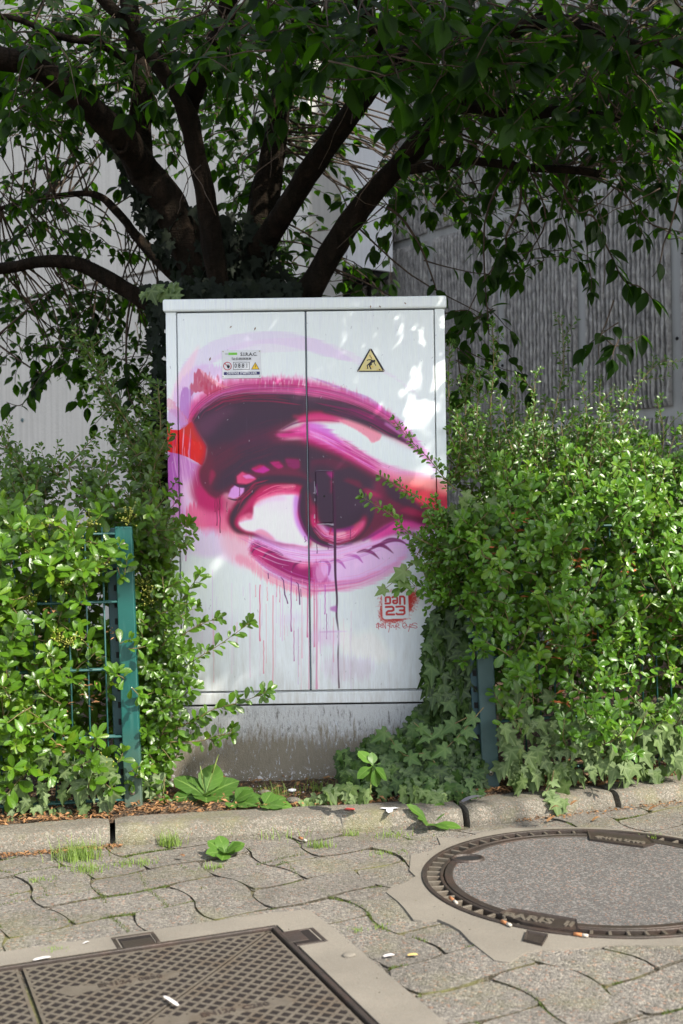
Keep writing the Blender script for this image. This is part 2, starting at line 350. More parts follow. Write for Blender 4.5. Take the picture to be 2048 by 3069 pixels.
    # iris
    iris=[(742,800),(800,770),(900,760),(1010,790),(1080,840),(1120,900),(1110,970),(1060,1050),(1000,1095),(930,1114),(868,1110),(810,1088),(765,1045),(735,985),(722,915),(728,850)]
    p(f(iris,O_),PL,.98,2.5)
    p(l([(735,840),(726,900),(732,960),(755,1020),(790,1070),(860,1108),(930,1114),(1000,1098)],O_,[4,6,6,7,7,7,7,5]),(120,20,100),.85,1.5)
    p(f([(790,900),(800,960),(815,1010),(850,1060),(900,1085),(960,1085),(1020,1060),(1060,1020),(1075,970),(1060,950),(1035,990),(990,1020),(930,1030),(870,1020),(830,985),(815,900)],O_),(196,32,70),.95,6)
    p(f([(790,940),(812,960),(825,1000),(800,1010),(788,980)],O_),(214,60,70),.9,3)
    p(f([(822,985),(870,1010),(930,1028),(990,1022),(1035,985),(1070,980),(1040,1035),(985,1062),(930,1072),(880,1062),(840,1030)],O_),(222,110,128),.95,4)
    p(f([(825,990),(870,1010),(880,1050),(850,1030)],O_),(206,170,226),.55,4)
    p(f([(925,1035),(965,1030),(968,1065),(928,1066)],O_),(240,180,180),.85,3)
    p(f([(1000,1010),(1040,985),(1060,1000),(1020,1040)],O_),(234,100,100),.85,3)
    p(f([(865,1005),(930,1020),(1010,1000),(1000,1022),(930,1038),(880,1030)],O_),(170,40,150),.8,3)
    p(f([(770,820),(800,900),(782,980),(772,1030),(766,900)],O_),(150,28,48),.6,4)
    p(l([(893,1018),(885,1050)],O_,[6,3]),(206,28,40),.9,.6)
    p(f([(790,700),(900,700),(980,800),(1060,900),(1060,960),(1010,1005),(930,1018),(870,1005),(830,960),(815,880)],O_),PL,.96,8)
    # right part of lower edge of the dark, violet rim
    p(f([(1100,1062),(1180,1022),(1240,985),(1300,990),(1400,1010),(1440,1020),(1300,1045),(1200,1060),(1120,1080)],O_),(200,60,150),.9,6)
    p(l([(1120,1072),(1200,1020),(1290,1000),(1390,1020)],O_,[26,30,26,8]),(220,80,140),.9,5)
    p(l([(1060,1080),(1150,1030),(1220,985)],O_,[8,8,5]),(140,30,120),.8,2)
    # lower lid : lilac field, magenta pouch
    low=[(520,1060),(640,1105),(780,1130),(900,1125),(1020,1100),(1120,1080),(1230,1060),(1290,1070),(1300,1120),(1240,1210),(1120,1270),(980,1310),(860,1325),(720,1310),(600,1260),(520,1200),(470,1130),(470,1090)]
    p(f([(1240,1060),(1340,1020),(1440,1040),(1440,1100),(1340,1180),(1270,1180)],O_),(196,176,212),.7,9)
    p(f([(430,1150),(560,1230),(720,1310),(860,1325),(760,1380),(640,1330),(540,1290),(470,1230),(380,1180)],O_),(232,160,164),.8,9,s.vst,.7)
    p(f(low,O_),(214,164,220),.95,6)
    p(f([(900,1130),(1100,1110),(1290,1090),(1250,1190),(1120,1260),(900,1310)],O_),(216,188,224),.6,14,s.hst,.5)
    p(l([(860,1322),(980,1312),(1100,1280),(1210,1225),(1290,1150)],O_,[34,44,38,30,8]),(222,150,190),.6,7,s.hst,.8)
    p(l([(500,1050),(580,1085),(660,1110),(770,1135)],O_,[12,12,10,8]),(160,40,130),.6,5)
    p(f([(470,1110),(500,1080),(560,1110),(640,1150),(700,1185),(790,1200),(790,1305),(720,1298),(640,1265),(560,1220),(500,1180),(470,1150)],O_),(196,40,80),.95,6,s.grain,.2)
    p(f([(560,1150),(650,1175),(720,1200),(788,1220),(788,1305),(700,1290),(620,1245),(570,1200)],O_),(160,24,104),.9,9)
    p(f([(720,1195),(788,1190),(788,1215),(730,1225)],O_),(236,130,150),.8,5)
    p(f([(680,1110),(780,1125),(780,1185),(700,1180),(620,1140)],O_),(220,180,226),.8,7)
    p(f([(790,1195),(830,1185),(850,1240),(900,1290),(880,1315),(840,1322),(795,1310)],O_),(196,50,120),.65,8,s.grainv,1.2)
    p(f([(815,1240),(830,1205),(855,1190),(872,1225),(872,1270),(850,1295),(820,1290)],O_),(218,160,204),.6,5,s.grainv,1.0)
    # lashes, upper inner corner
    for P,w in (([(356,858),(400,866),(450,850),(470,835)],[2,9,12,14]),([(372,776),(410,795),(455,797),(500,780)],[2,12,14,10]),
                ([(455,705),(480,735),(520,748),(560,735)],[4,14,18,20]),([(555,680),(580,705),(610,715)],[10,22,24]),([(635,665),(650,690),(680,705)],[12,26,24])):
        pass
    for P,c in (([(355,850),(372,810),(395,790),(440,800),(438,825),(420,850),(385,862)],(208,150,214)),([(402,745),(430,722),(460,738),(505,758),(480,775),(450,785),(405,780)],(226,96,90)),
                ([(430,742),(465,735),(500,755),(450,758)],(214,130,190)),([(478,706),(540,690),(575,712),(540,728),(500,722)],(200,60,150)),([(478,708),(520,688),(545,690),(500,712)],(190,40,60)),
                ([(575,672),(620,668),(645,695),(620,705),(600,695)],(186,34,100)),([(655,655),(725,660),(728,700),(700,705),(670,690)],(140,22,92))):
        p(f(P,O_,False),(180,32,78),.8,5); p(f(P,O_,False),c,.95,1.5)
    for P,w in (([(356,860),(400,868),(450,850),(480,825)],[2,6,9,14]),([(372,776),(410,795),(455,797),(500,785)],[2,8,9,10])):
        p(l(P,O_,w),(60,30,62),.95,.8)
    # lower lashes
    for P,w,c,a in (([(478,1145),(500,1118),(540,1108),(560,1115)],[3,5,5,3],PUR,.85),([(482,1100),(510,1095),(525,1110),(495,1105)],[3,4,4,2],PUR,.8),([(538,1172),(560,1145),(600,1138),(640,1155)],[4,8,8,5],(124,24,96),.85),([(600,1150),(650,1182),(690,1190)],[3,6,3],(140,30,110),.6),
                  ([(690,1235),(705,1205),(735,1190)],[3,7,4],(120,20,90),.8),([(880,1260),(885,1210),(860,1185),(830,1190)],[4,9,8,3],(172,60,160),.75),
                  ([(968,1225),(945,1195),(915,1180),(890,1188)],[3,8,8,4],(176,70,170),.75),([(1058,1195),(1030,1165),(990,1155),(960,1160)],[3,9,9,3],(180,80,176),.8),
                  ([(1145,1176),(1110,1145),(1070,1132),(1030,1142)],[2,9,10,4],(130,24,100),.92),([(1218,1146),(1180,1115),(1150,1105),(1110,1112)],[2,9,10,5],(130,24,100),.92),
                  ([(1288,1100),(1250,1080),(1200,1078),(1150,1100),(1090,1130)],[3,9,14,10,5],(128,22,100),.9)):
        p(l(P,O_,w),c,a,1.0)
    p(l([(1240,1050),(1290,1040),(1400,1060)],O_,[8,12,4]),(120,22,90),.7,3)
    # dry-brush streaks that follow the forms
    def strk(P,n,spread,wl,cols,a,z=O_):
        P=np.array(P,float)
        for i in range(n):
            o=s.rng.normal(0,spread); k0=s.rng.uniform(0,.6); k1=k0+s.rng.uniform(.15,.4); t=np.linspace(k0,min(k1,1),7)
            X=np.interp(t,np.linspace(0,1,len(P)),P[:,0]); Y=np.interp(t,np.linspace(0,1,len(P)),P[:,1]); dx=np.gradient(X); dy=np.gradient(Y); L=np.hypot(dx,dy)+1e-6
            w_=s.rng.uniform(*wl); p(l(list(zip(X-dy/L*o,Y+dx/L*o)),z,[.5,w_,w_,w_,w_,w_*.7,.5]),cols[s.rng.randint(len(cols))],a*s.rng.uniform(.4,1),.5)
    strk([(160,480),(210,390),(310,320),(430,290),(560,285),(700,288),(840,305),(980,340),(1100,390),(1220,460),(1320,560),(1400,660)],110,13,(1.2,4),[(206,60,110),(150,24,74),(196,110,180),(110,22,74),(226,140,170)],.4)
    strk([(240,400),(330,350),(450,330),(600,338),(760,360)],60,16,(1.2,4),[(150,24,60),(104,24,60),(60,34,62),(176,30,60)],.55)
    strk([(280,720),(420,620),(600,560),(760,560)],50,40,(2,7),[(104,26,56),(60,34,62),(84,28,62)],.4)
    strk([(780,360),(900,385),(1010,412),(1120,460),(1220,520),(1290,565)],40,9,(1.5,4),[(120,24,92),(70,40,66),(170,30,90)],.6)
    strk([(770,500),(860,540),(960,590),(1060,645),(1160,700),(1280,740)],70,16,(1.5,5),[(214,80,160),(236,180,214),(190,30,96),(212,120,206)],.5)
    strk([(420,1040),(520,1090),(640,1140),(780,1165),(900,1160),(1020,1130),(1130,1090),(1260,1060)],70,22,(1.5,4),[(228,196,230),(196,110,190),(230,150,180)],.45)
    strk([(470,1160),(560,1230),(680,1290),(800,1325),(900,1320),(1040,1300),(1160,1250),(1280,1160)],70,16,(1.2,3.5),[(206,150,200),(226,130,150),(196,110,180)],.5)
    strk([(500,860),(600,810),(700,800),(740,812)],30,12,(1.5,4),[(236,120,110),(190,36,46),(244,160,150)],.5)
    strk([(372,960),(420,860),(500,790),(600,765)],26,10,(1.5,4),[(150,24,50),(66,40,66),(200,40,50)],.5)
    strk([(800,1000),(850,1060),(930,1085),(1010,1062),(1062,1000)],40,14,(1.2,3.5),[(236,150,160),(210,60,80),(220,180,230),(170,40,150)],.5)
    strk([(120,480),(110,620),(130,760),(160,900)],40,34,(1.2,4),[(190,120,190),(228,190,220),(160,60,150)],.35)
    # key plate magenta wedge and scraped white edges
    p(f([(868,724),(905,720),(902,760),(885,745)],O_,False),(170,30,120),.9,3)
    p(l([(895,770),(898,800),(892,830)],O_,[8,8,5]),(130,20,70),.8,3)
    for P,w in (([(806,772),(808,800),(807,830)],[2,3,2]),([(812,800),(815,825),(811,838)],[3,6,2]),([(800,832),(808,832)],[2,4]),([(809,862),(809,872)],[3,4]),([(808,945),(807,962)],[4,6]),([(808,978),(808,984)],[3,3]),
                ([(822,997),(850,993),(880,994)],[2,5,3]),([(868,992),(898,996),(912,997)],[2,8,7]),([(812,718),(830,714),(900,716)],[1,1.2,1.4]),([(904,770),(903,778)],[2,3])):
        p(l(P,O_,w*1 if np.isscalar(w) else [q*.8 for q in w],False),(180,170,188),.7,.4)
    # drips
    def drip(x,y0,y1,w,c,a=.9,wob=1.5,z=O_):
        n=8; P=[(x+s.rng.uniform(-wob,wob),y0+(y1-y0)*i/n) for i in range(n+1)]
        p(l(P,z,[w]*n+[w*1.5]),c,a,.4)
    for x,y0,y1,w in ((298,830,1000,2.2),(314,850,1038,2.4),(288,820,930,1.6),(308,830,920,1.6),(350,880,930,1.4),(416,790,845,2)): drip(x,y0,y1,w,(110,24,60))
    drip(820,1090,1145,2.2,PUR); drip(994,1020,1068,1.8,PUR); drip(878,1110,1125,2,PUR); drip(1105,1010,1022,2,PUR); drip(1302,1060,1130,2,PUR); drip(888,700,760,1.2,(90,30,70),.4)
    p(l([(757,1058),(757,1075),(764,1080),(756,1088)],O_,[2,2,2,2],False),PUR,.9,.3)
    drip(72,850,1142,2.6,(206,90,160),.7); drip(84,850,960,3,(206,120,180),.5); drip(137,990,1185,2.4,(200,100,180),.7); drip(105,860,1000,3,(222,130,180),.5); drip(43,930,1000,1.4,(190,140,200),.6)
    drip(275,1230,1650,1.6,(206,170,214),.7); drip(112,1300,1900,1.2,(200,180,210),.5)
    # lower door drips in E coords (y origin 1650)
    for x,y0,y1,w,c,a in ((522,180,470,3,(222,92,100),.85),(542,470,640,2.6,(222,110,120),.7),(590,235,720,2.4,(226,120,126),.75),(470,170,660,2,(214,160,200),.6),(376,170,640,1.6,(218,180,210),.5),
                        (685,140,420,3,(170,50,150),.85),(700,420,575,2.4,(170,50,150),.75),(742,150,560,2.2,(226,150,180),.6),(770,170,450,3,(206,60,120),.8),(778,200,720,3,(222,150,180),.6),
                        (806,150,500,3.4,(214,90,120),.7),(818,180,718,5,(218,130,170),.7),(830,480,718,4,(226,222,232),.8),(786,480,718,4,(226,222,232),.7),(862,180,330,2.6,(190,70,180),.8),(870,330,460,2.4,(160,50,150),.8),
                        (640,230,470,1.8,(210,160,210),.6),(560,190,260,2,(226,120,120),.6),(500,180,240,2,(226,120,120),.6),(610,150,240,2,(222,110,120),.6),(626,180,268,1.6,(214,80,90),.7),(714,190,260,2,(200,60,120),.7),(172,250,420,1.4,(206,180,214),.6),(296,240,420,1.4,(206,180,214),.5)):
        drip(x,y0,y1,w,c,a,1.2,E_)
    for P,w in (([(632,140),(645,155),(652,230),(662,255),(667,275)],[2,3,4,3,4]),([(712,165),(722,175),(728,230),(730,280)],[2,3,4,4]),([(565,120),(567,145)],[3,3]),([(735,200),(737,240)],[2,2])):
        p(l(P,E_,w,False),(110,30,110),.9,.4)
    p(l([(906,-340),(913,-200),(914,0),(916,130),(924,250),(922,340),(932,430),(930,560),(935,715)],E_,[7,8,8,7,6,6,5,5,5]),(74,22,66),.96,.4)
    p(l([(818,-345),(822,-290)],E_,4),PUR,.9,.4)
    p(f([(888,295),(922,285),(922,322),(888,312)],E_,False),(180,90,180),.75,2); p(l([(835,425),(925,422),(975,422)],E_,[3,5,2]),(186,120,190),.6,1.2)
    p(f([(800,420),(990,430),(990,480),(810,490)],E_),(212,180,214),.5,8); p(f([(620,350),(700,330),(760,350),(640,390)],E_),(206,186,216),.35,9)
    p(f([(935,370),(1010,450),(1100,420),(1200,520),(1230,560),(1140,590),(1020,570),(940,510)],E_),(228,232,240),.7,14)
    p(f([(60,280),(300,300),(420,380),(300,520),(90,520)],E_),(200,190,212),.35,25,s.vst,.8); p(f([(840,560),(1100,560),(1120,660),(880,690)],E_),(200,176,206),.35,20,s.vst,1.0)
    p(f([(1330,100),(1420,130),(1450,330),(1380,260)],E_),(196,186,206),.6,14)
    for i in range(46):
        x=s.rng.uniform(200,1000); y0=s.rng.uniform(120,420) if 430<x<950 else s.rng.uniform(300,500); drip(x,y0,y0+s.rng.uniform(40,330),s.rng.uniform(.8,1.8),[(220,150,190),(206,140,206),(224,130,140),(190,150,206)][i%4],s.rng.uniform(.25,.55),1.0,E_)
    # stencil tag: red overspray, white tile, lettering
    T_=(1100,1740,200/1568)
    p(f([(300,480),(420,250),(900,240),(1150,200),(1250,320),(1120,640),(1000,800),(880,960),(420,1000),(300,900)],T_),(200,60,50),.95,10,s.grain,.6)
    p(f([(340,700),(940,300),(1080,500),(980,760),(860,930),(400,960)],T_),(196,36,34),.8,5,s.grain,.2)
    p(f([(350,290),(375,270),(940,262),(965,285),(990,840),(965,885),(420,908),(370,870)],T_,False),(206,212,218),.98,.8)
    Rr=(196,34,42)
    def tl(P,w,k=1): p(l(P,T_,w*200/1568,False),Rr,.95,.3)
    tl([(442,485),(440,400),(470,388),(530,388),(545,410),(548,515),(530,535),(435,537)],46)
    tl([(600,395),(615,382),(690,382),(712,405),(712,510),(690,532),(640,532),(615,510),(620,470),(668,468)],44)
    tl([(778,545),(776,372),(855,372),(882,400),(885,545)],46)
    tl([(445,620),(590,612),(625,640),(625,690),(590,710),(500,715),(465,745),(462,795),(640,793)],48)
    tl([(690,615),(840,605),(882,625),(880,680),(850,697),(775,697)],46); tl([(850,697),(885,720),(885,765),(850,790),(720,792),(695,775)],46)
    def hw(P): p(l(P,T_,1.7,True),(190,40,60),.9,.2)
    for P in ([(250,1000),(232,1050),(225,1100),(262,1095),(285,1040),(270,1010),(215,1025)],[(262,990),(275,1140)],[(270,1005),(320,1030),(330,1060),(275,1080)],[(350,1060),(375,1020),(350,1010),(325,1060),(340,1100),(370,1090)],[(380,1110),(385,1010),(440,1125),(435,1005)],
              [(500,1040),(530,1070),(545,1000)],[(545,1000),(530,1100),(510,1210)],[(530,1070),(580,1100),(590,1050),(620,1060)],[(620,1050),(630,1095),(665,1090),(668,1040)],[(685,1150),(695,1020),(750,1025),(740,1060),(690,1070),(775,1115)],
              [(860,1075),(930,1050),(900,1000),(850,1010),(838,1070),(880,1115),(925,1105)],[(915,1030),(950,1085),(990,1080)],[(1010,1020),(1000,1100),(975,1195)],[(1010,1080),(1060,1060),(1040,1025),(1010,1050),(1020,1095),(1080,1100)],[(1180,1020),(1130,995),(1070,1010),(1090,1045),(1160,1070),(1180,1100),(1130,1115),(1095,1095)]):
        hw(P)
    # scratches and flecks
    for i in range(170):
        x,y=s.rng.uniform(500,1330),s.rng.uniform(930,2060)
        if s.rng.rand()<.55: p0=(0.45,(120,118,124))
        else: p0=(0.5,(196,198,206))
        p(l([(x,y),(x+s.rng.uniform(-3,3),y+s.rng.uniform(0,7))],S_,s.rng.uniform(.8,2.0),False),p0[1],p0[0])
    # brushed unevenness of the paint + chalky vertical wear
    s.c*=(1-.045*(1-s.vst)*(.4+.6*s.cloud))[...,None]
    chalk=np.clip(s.vst*s.vst2*1.6-.75,0,1)*.12; s.c=s.c*(1-chalk[...,None])+lin((150,140,158)).astype(np.float32)*chalk[...,None]
    # rain grime towards the bottom of the doors
    g=np.clip((yy-1780)/330,0,1)**1.5; gm=np.clip(g*(.35+.8*s.vst2*s.vst),0,1)*.38
    s.c=s.c*(1-gm[...,None])+lin((158,150,140)).astype(np.float32)*gm[...,None]
    sp=np.clip(s.vst2-.62,0,1)*2*np.clip((yy-1700)/250,0,1)*.22; s.c=s.c*(1-sp[...,None])+lin((186,168,190)).astype(np.float32)*sp[...,None]
    # paint chemistry: pull reds towards magenta except in the pure red blocks
    keep=np.maximum.reduce([s.blur(f([(30,440),(180,440),(260,560),(240,720),(100,700),(30,640)],O_),8,8),s.blur(f([(1270,760),(1530,760),(1530,960),(1330,900)],O_),14,14)*.8,s.blur(f([(300,200),(1300,200),(1300,1250),(150,1250)],(1100,1740,200/1568)),8,8),s.blur(f([(150,180),(400,180),(330,330),(140,320)],O_),10,10)*.6])
    c=np.clip(s.c,0,1)**(1/2.2); r_,g_,b_=c[...,0],c[...,1],c[...,2]; k=np.clip((r_-b_)*1.6,0,1)*(1-keep)
    b_=b_+(r_-b_)*.34*k; g_=g_*(1-.16*k); c=np.stack([r_*(1-.03*k),g_,b_],-1); s.c=(c**2.2).astype(np.float32)
    lum=s.c.mean(-1,keepdims=True); s.c=np.clip(lum+(s.c-lum)*1.12,0,1); s.c=np.clip(s.c*(.72+.52*np.clip(lum*1.5,0,1)),0,.84)
    return s.c
# ================= materials =================
def leafmat(name,dark,light,vein,rough=.34,spec=.5,trans=.32,tcol=None,veins=7,back=None,coat=0.0):
    m=M(name); tn=m.attr('tint').outputs['Fac']; uv=m.sep(m.attr('luv').outputs['Vector']); oi=m.node('ObjectInfo')
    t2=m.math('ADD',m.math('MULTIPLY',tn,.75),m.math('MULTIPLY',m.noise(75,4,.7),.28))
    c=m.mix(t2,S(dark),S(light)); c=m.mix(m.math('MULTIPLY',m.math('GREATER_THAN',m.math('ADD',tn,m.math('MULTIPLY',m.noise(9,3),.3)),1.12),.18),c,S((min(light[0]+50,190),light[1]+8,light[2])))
    au=m.math('ABSOLUTE',uv[0])
    mid=m.math('SUBTRACT',1.0,m.math('MULTIPLY',au,9.0),True)
    if veins:
        sv=m.math('SUBTRACT',m.math('MULTIPLY',uv[1],float(veins)),m.math('MULTIPLY',au,1.6)); fr=m.math('ABSOLUTE',m.math('SUBTRACT',m.math('FRACT',sv),.5))
        side=m.math('MULTIPLY',m.math('SUBTRACT',1.0,m.math('MULTIPLY',fr,9.0),True),.35); mid=m.math('MAXIMUM',mid,side)
    c=m.mix(m.math('MULTIPLY',m.math('MAXIMUM',mid,m.math('MULTIPLY',m.math('POWER',uv[2],5.0),2.2,True)),.5),c,S(vein))
    geo=m.node('NewGeometry'); bc=m.mix(.45,c,S(back or (120,140,96))); c2=m.mix(geo.outputs['Backfacing'],c,bc)
    m.col(c2); m.rough(m.math('ADD',rough,m.math('MULTIPLY',geo.outputs['Backfacing'],.25))); m.b.inputs['Specular IOR Level'].default_value=spec
    if coat: m.b.inputs['Coat Weight'].default_value=coat; m.b.inputs['Coat Roughness'].default_value=.22
    m.bump(m.math('SUBTRACT',m.noise(150,2),m.math('MULTIPLY',mid,.5)),.25,.002)
    tr=m.node('BsdfTranslucent'); m.set(tr,0,m.mix(.55,c,S(tcol or (150,190,40))))
    ms=m.node('MixShader'); ms.inputs[0].default_value=trans; m.t.links.new(m.b.outputs[0],ms.inputs[1]); m.t.links.new(tr.outputs[0],ms.inputs[2]); m.t.links.new(ms.outputs[0],m.out.inputs[0])
    return m.m
m_pyr=leafmat('firethorn_leaf',(12,30,5),(84,126,28),(112,138,56),.30,.42,.30,(160,200,40),5,(50,76,22),coat=.08)
m_pyr2=leafmat('firethorn_leaf_cooler',(10,28,6),(84,130,34),(112,142,60),.30,.42,.30,(150,196,40),5,(46,72,24),coat=.08)
m_ivy=leafmat('ivy_leaf',(7,18,6),(80,126,34),(108,136,62),.30,.45,.22,(90,140,36),0,(40,56,32))
m_ivyl=leafmat('ivy_leaf_pale',(20,38,14),(108,138,58),(146,164,104),.36,.5,.25,(130,180,50),0,(84,100,66))
m_ivyd=leafmat('shaded_ivy_leaf',(4,10,4),(16,30,12),(24,36,18),.5,.25,.15,(40,70,20),0,(16,24,14))  # ivy under the tree: its shade is put into a near-black leaf colour
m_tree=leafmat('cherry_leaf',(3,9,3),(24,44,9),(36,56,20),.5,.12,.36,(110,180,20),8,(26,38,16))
m_weed=leafmat('plantain_leaf',(40,70,24),(84,120,44),(130,156,84),.45,.4,.25,(140,190,60),6)
def stemmat(name,a,b,rough=.8,sc=60,bump=.5):
    m=M(name); n=m.noise(sc,5,.6,m.mapped((1,1,.35))); m.col(m.ramp(n,[(.3,S(a)),(.7,S(b))])); m.rough(rough); m.bump(n,bump,.01); return m.m
m_twig=stemmat('twig_bark',(84,66,44),(122,112,70)); m_dtwig=stemmat('dark_twig',(34,24,18),(76,60,44)); m_gstem=stemmat('green_stem',(88,110,48),(130,140,70))
def barkmat():
    m=M('cherry_bark'); p=m.mapped((1,1,.25)); n=m.noise(26,7,.65,p,.6); v=m.vor(22,0,p); z=m.noise(120,3,.5,m.mapped((.25,.25,1)))
    c=m.ramp(n,[(.25,S((9,6,5))),(.5,S((24,16,12))),(.75,S((44,32,26)))]); c=m.mix(m.math('MULTIPLY',m.noise(7,3),.15),c,S((50,54,36)))
    m.b.inputs['Specular IOR Level'].default_value=.12; m.col(c); m.rough(.95); m.bump(m.math('ADD',m.math('ADD',n,m.math('MULTIPLY',v,.8)),m.math('MULTIPLY',z,.3)),1.0,.03); return m.m
m_bark=barkmat()
def stone(name,a,b,agg=(160,153,142),dk=(70,66,60),sc=180,amt=.6,moss=.0,bs=.6,stain=.35):
    m=M(name); n=m.noise(9,6,.6); c=m.mix(n,S(a),S(b))
    vc=m.vor(sc,1); s1=m.sep(vc); vd=m.vor(sc,0)
    c=m.mix(m.math('MULTIPLY',m.ramp(s1[0],[(.70,0.0),(.74,1.0)]),amt),c,S(agg)); c=m.mix(m.math('MULTIPLY',m.ramp(s1[1],[(.80,0.0),(.84,1.0)]),amt),c,S(dk))
    c=m.mix(m.math('MULTIPLY',m.ramp(s1[2],[(.93,0.0),(.95,1.0)]),amt*.7),c,S((160,112,84)))
    big=m.noise(3.2,5,.6); c=m.mix(m.math('MULTIPLY',m.ramp(big,[(.42,0.0),(.62,1.0)]),stain),c,S(dk))
    if moss:
        mn=m.ramp(m.noise(5,5,.65),[(.5,0.0),(.68,1.0)]); c=m.mix(m.math('MULTIPLY',mn,moss),c,S((112,112,62)))
    m.col(c); m.rough(.9); m.bump(m.math('ADD',m.math('MULTIPLY',vd,-.9),m.noise(400,3)),bs,.004); return m.m
m_paver=stone('paver_concrete',(104,100,94),(128,123,116),sc=190,amt=.65,moss=.3,bs=1.0)
m_kerb=stone('kerb_concrete',(96,92,83),(118,113,102),sc=260,amt=.45,moss=.45,bs=.6)
m_mortar=stone('mortar',(110,105,96),(126,120,110),sc=500,amt=.15,bs=.25,stain=.25)
m_joint=stone('joint_sand',(44,40,30),(66,60,44),sc=300,amt=.3,moss=.9)
m_asph=stone('asphalt_fill',(78,76,75),(92,90,88),(140,136,132),(60,57,55),sc=260,amt=.6,bs=.6,stain=.2)
def soilmat():
    m=M('soil'); n=m.noise(30,8,.7); c=m.ramp(n,[(.3,S((44,32,22))),(.5,S((82,62,44))),(.7,S((116,92,68)))]); v=m.sep(m.vor(120,1)); c=m.mix(m.math('MULTIPLY',m.ramp(v[0],[(.8,0.0),(.85,1.0)]),.6),c,S((142,118,92)))
    m.col(c); m.rough(.95); m.bump(m.math('ADD',n,m.vor(90,0)),1.0,.02); return m.m
m_soil=soilmat()
m_litter=stemmat('dead_leaf',(96,62,36),(160,120,78),.8,40)
def iron(name,a,b,rust,r=.5):
    m=M(name); n=m.noise(45,5,.6); c=m.mix(n,S(a),S(b)); c=m.mix(m.math('MULTIPLY',m.ramp(m.noise(14,5),[(.48,0.0),(.7,1.0)]),.6),c,S(rust)); m.col(c); m.b.inputs['Metallic'].default_value=.25; m.rough(m.math('ADD',m.math('MULTIPLY',n,.35),r-.15)); m.bump(m.noise(260,3),.5,.002); return m.m
m_iron=iron('cast_iron',(46,40,37),(66,58,53),(74,56,48)); m_ironw=iron('worn_cast_iron',(82,76,68),(112,104,93),(88,74,60),.6); m_pit=iron('cast_iron_floor',(22,16,15),(34,26,24),(22,16,13),.85)
def greenpaint():
    m=M('green_powder_coat'); n=m.noise(14,4); c=m.mix(n,S((11,70,66)),S((20,86,80))); sp=m.ramp(m.noise(190,4,.7),[(.70,0.0),(.74,1.0)]); c=m.mix(m.math('MULTIPLY',sp,.5),c,S((150,170,160)))
    z=m.sep(m.pos())[2]; d=m.math('MULTIPLY',m.ramp(z,[(.05,1.0),(.30,0.0)]),m.noise(25,5,.7)); c=m.mix(m.math('MULTIPLY',d,.8),c,S((120,112,92)))
    c=m.mix(m.math('MULTIPLY',m.ramp(m.noise(9,5,.6,m.mapped((6,6,.5))),[(.5,0.0),(.7,1.0)]),.3),c,S((80,120,112)))
    m.col(c); m.rough(.42); m.bump(m.noise(300,2),.15,.001); return m.m
m_green=greenpaint(); m_greend=flat('green_coat_weathered',S((34,66,72)),.55,var=.25,scale=40)
m_wire=flat('green_wire',S((36,78,76)),.5,var=.3,scale=90)
m_steel=flat('stainless_bolt',S((170,160,150)),.35,.8,var=.2)
m_black=flat('black_void',S((14,14,15)),.9); m_ink=flat('black_print',S((30,30,38)),.6); m_navy=flat('navy_print',S((44,42,96)),.6,var=.3,scale=300); m_white=flat('sign_white',S((206,208,214)),.45,var=.05)
m_redp=flat('red_print',S((176,30,56)),.5,var=.2,scale=300); m_yel=flat('yellow_print',S((228,186,40)),.5); m_lime=flat('lime_print',S((110,186,60)),.5,var=.3,scale=200); m_grey=flat('grey_print',S((176,178,186)),.5)
def faded():
    m=M('faded_yellow'); z=m.noise(40,5,.7); m.col(m.ramp(z,[(.35,S((206,196,110))),(.5,S((202,190,140))),(.65,S((204,176,50)))])); m.rough(.5); return m.m
m_fyel=faded()
m_seal=flat('door_seal',S((96,106,116)),.6,var=.4,scale=60)
# mural texture painted above by the script itself
art=paint(); CAB_Y=3.90; KK=CAB_Y/FPX
img=bpy.data.images.new('mural',QW,QH,float_buffer=False,alpha=False)
a8=np.where(art<=.0031308,art*12.92,1.055*np.maximum(art,1e-9)**(1/2.4)-.055); px=np.ones((QH,QW,4),np.float32); px[...,:3]=np.clip(a8,0,1)[::-1]; img.pixels.foreach_set(px.ravel()); img.update(); img.pack()
def muralmat():
    m=M('painted_cabinet'); P=m.sep(m.pos())
    u=m.math('DIVIDE',m.math('SUBTRACT',m.math('DIVIDE',P[0],KK),float(QX0)),float(QW)); v=m.math('SUBTRACT',1.0,m.math('DIVIDE',m.math('SUBTRACT',m.math('DIVIDE',m.math('SUBTRACT',CAM_H,P[2]),KK),float(QY0)),float(QH)))
    cx=m.node('CombineXYZ'); m.set(cx,0,u); m.set(cx,1,v); t=m.node('TexImage',image=img,extension='EXTEND'); m.set(t,0,cx.outputs[0])
    g=m.noise(60,5,.6,m.mapped((9,9,.5))); c=m.mix(1.0,t.outputs[0],m.ramp(g,[(.3,.90),(.7,1.0)]),'MULTIPLY')
    sp=m.ramp(m.noise(320,3,.7),[(.72,0.0),(.76,1.0)]); c=m.mix(m.math('MULTIPLY',sp,.25),c,S((120,115,112)))
    # rain dirt rising from the bottom rail
    d=m.math('MULTIPLY',m.ramp(P[2],[(.27,1.0),(.62,0.0)]),m.ramp(m.noise(14,7,.7,m.mapped((4,4,.6))),[(.42,0.0),(.75,1.0)])); c=m.mix(m.math('MULTIPLY',d,.55),c,S((146,134,112)))
    m.col(c); m.rough(.42); m.b.inputs['Specular IOR Level'].default_value=.4; m.bump(m.noise(90,3),.06,.003); return m.m
m_mur=muralmat()
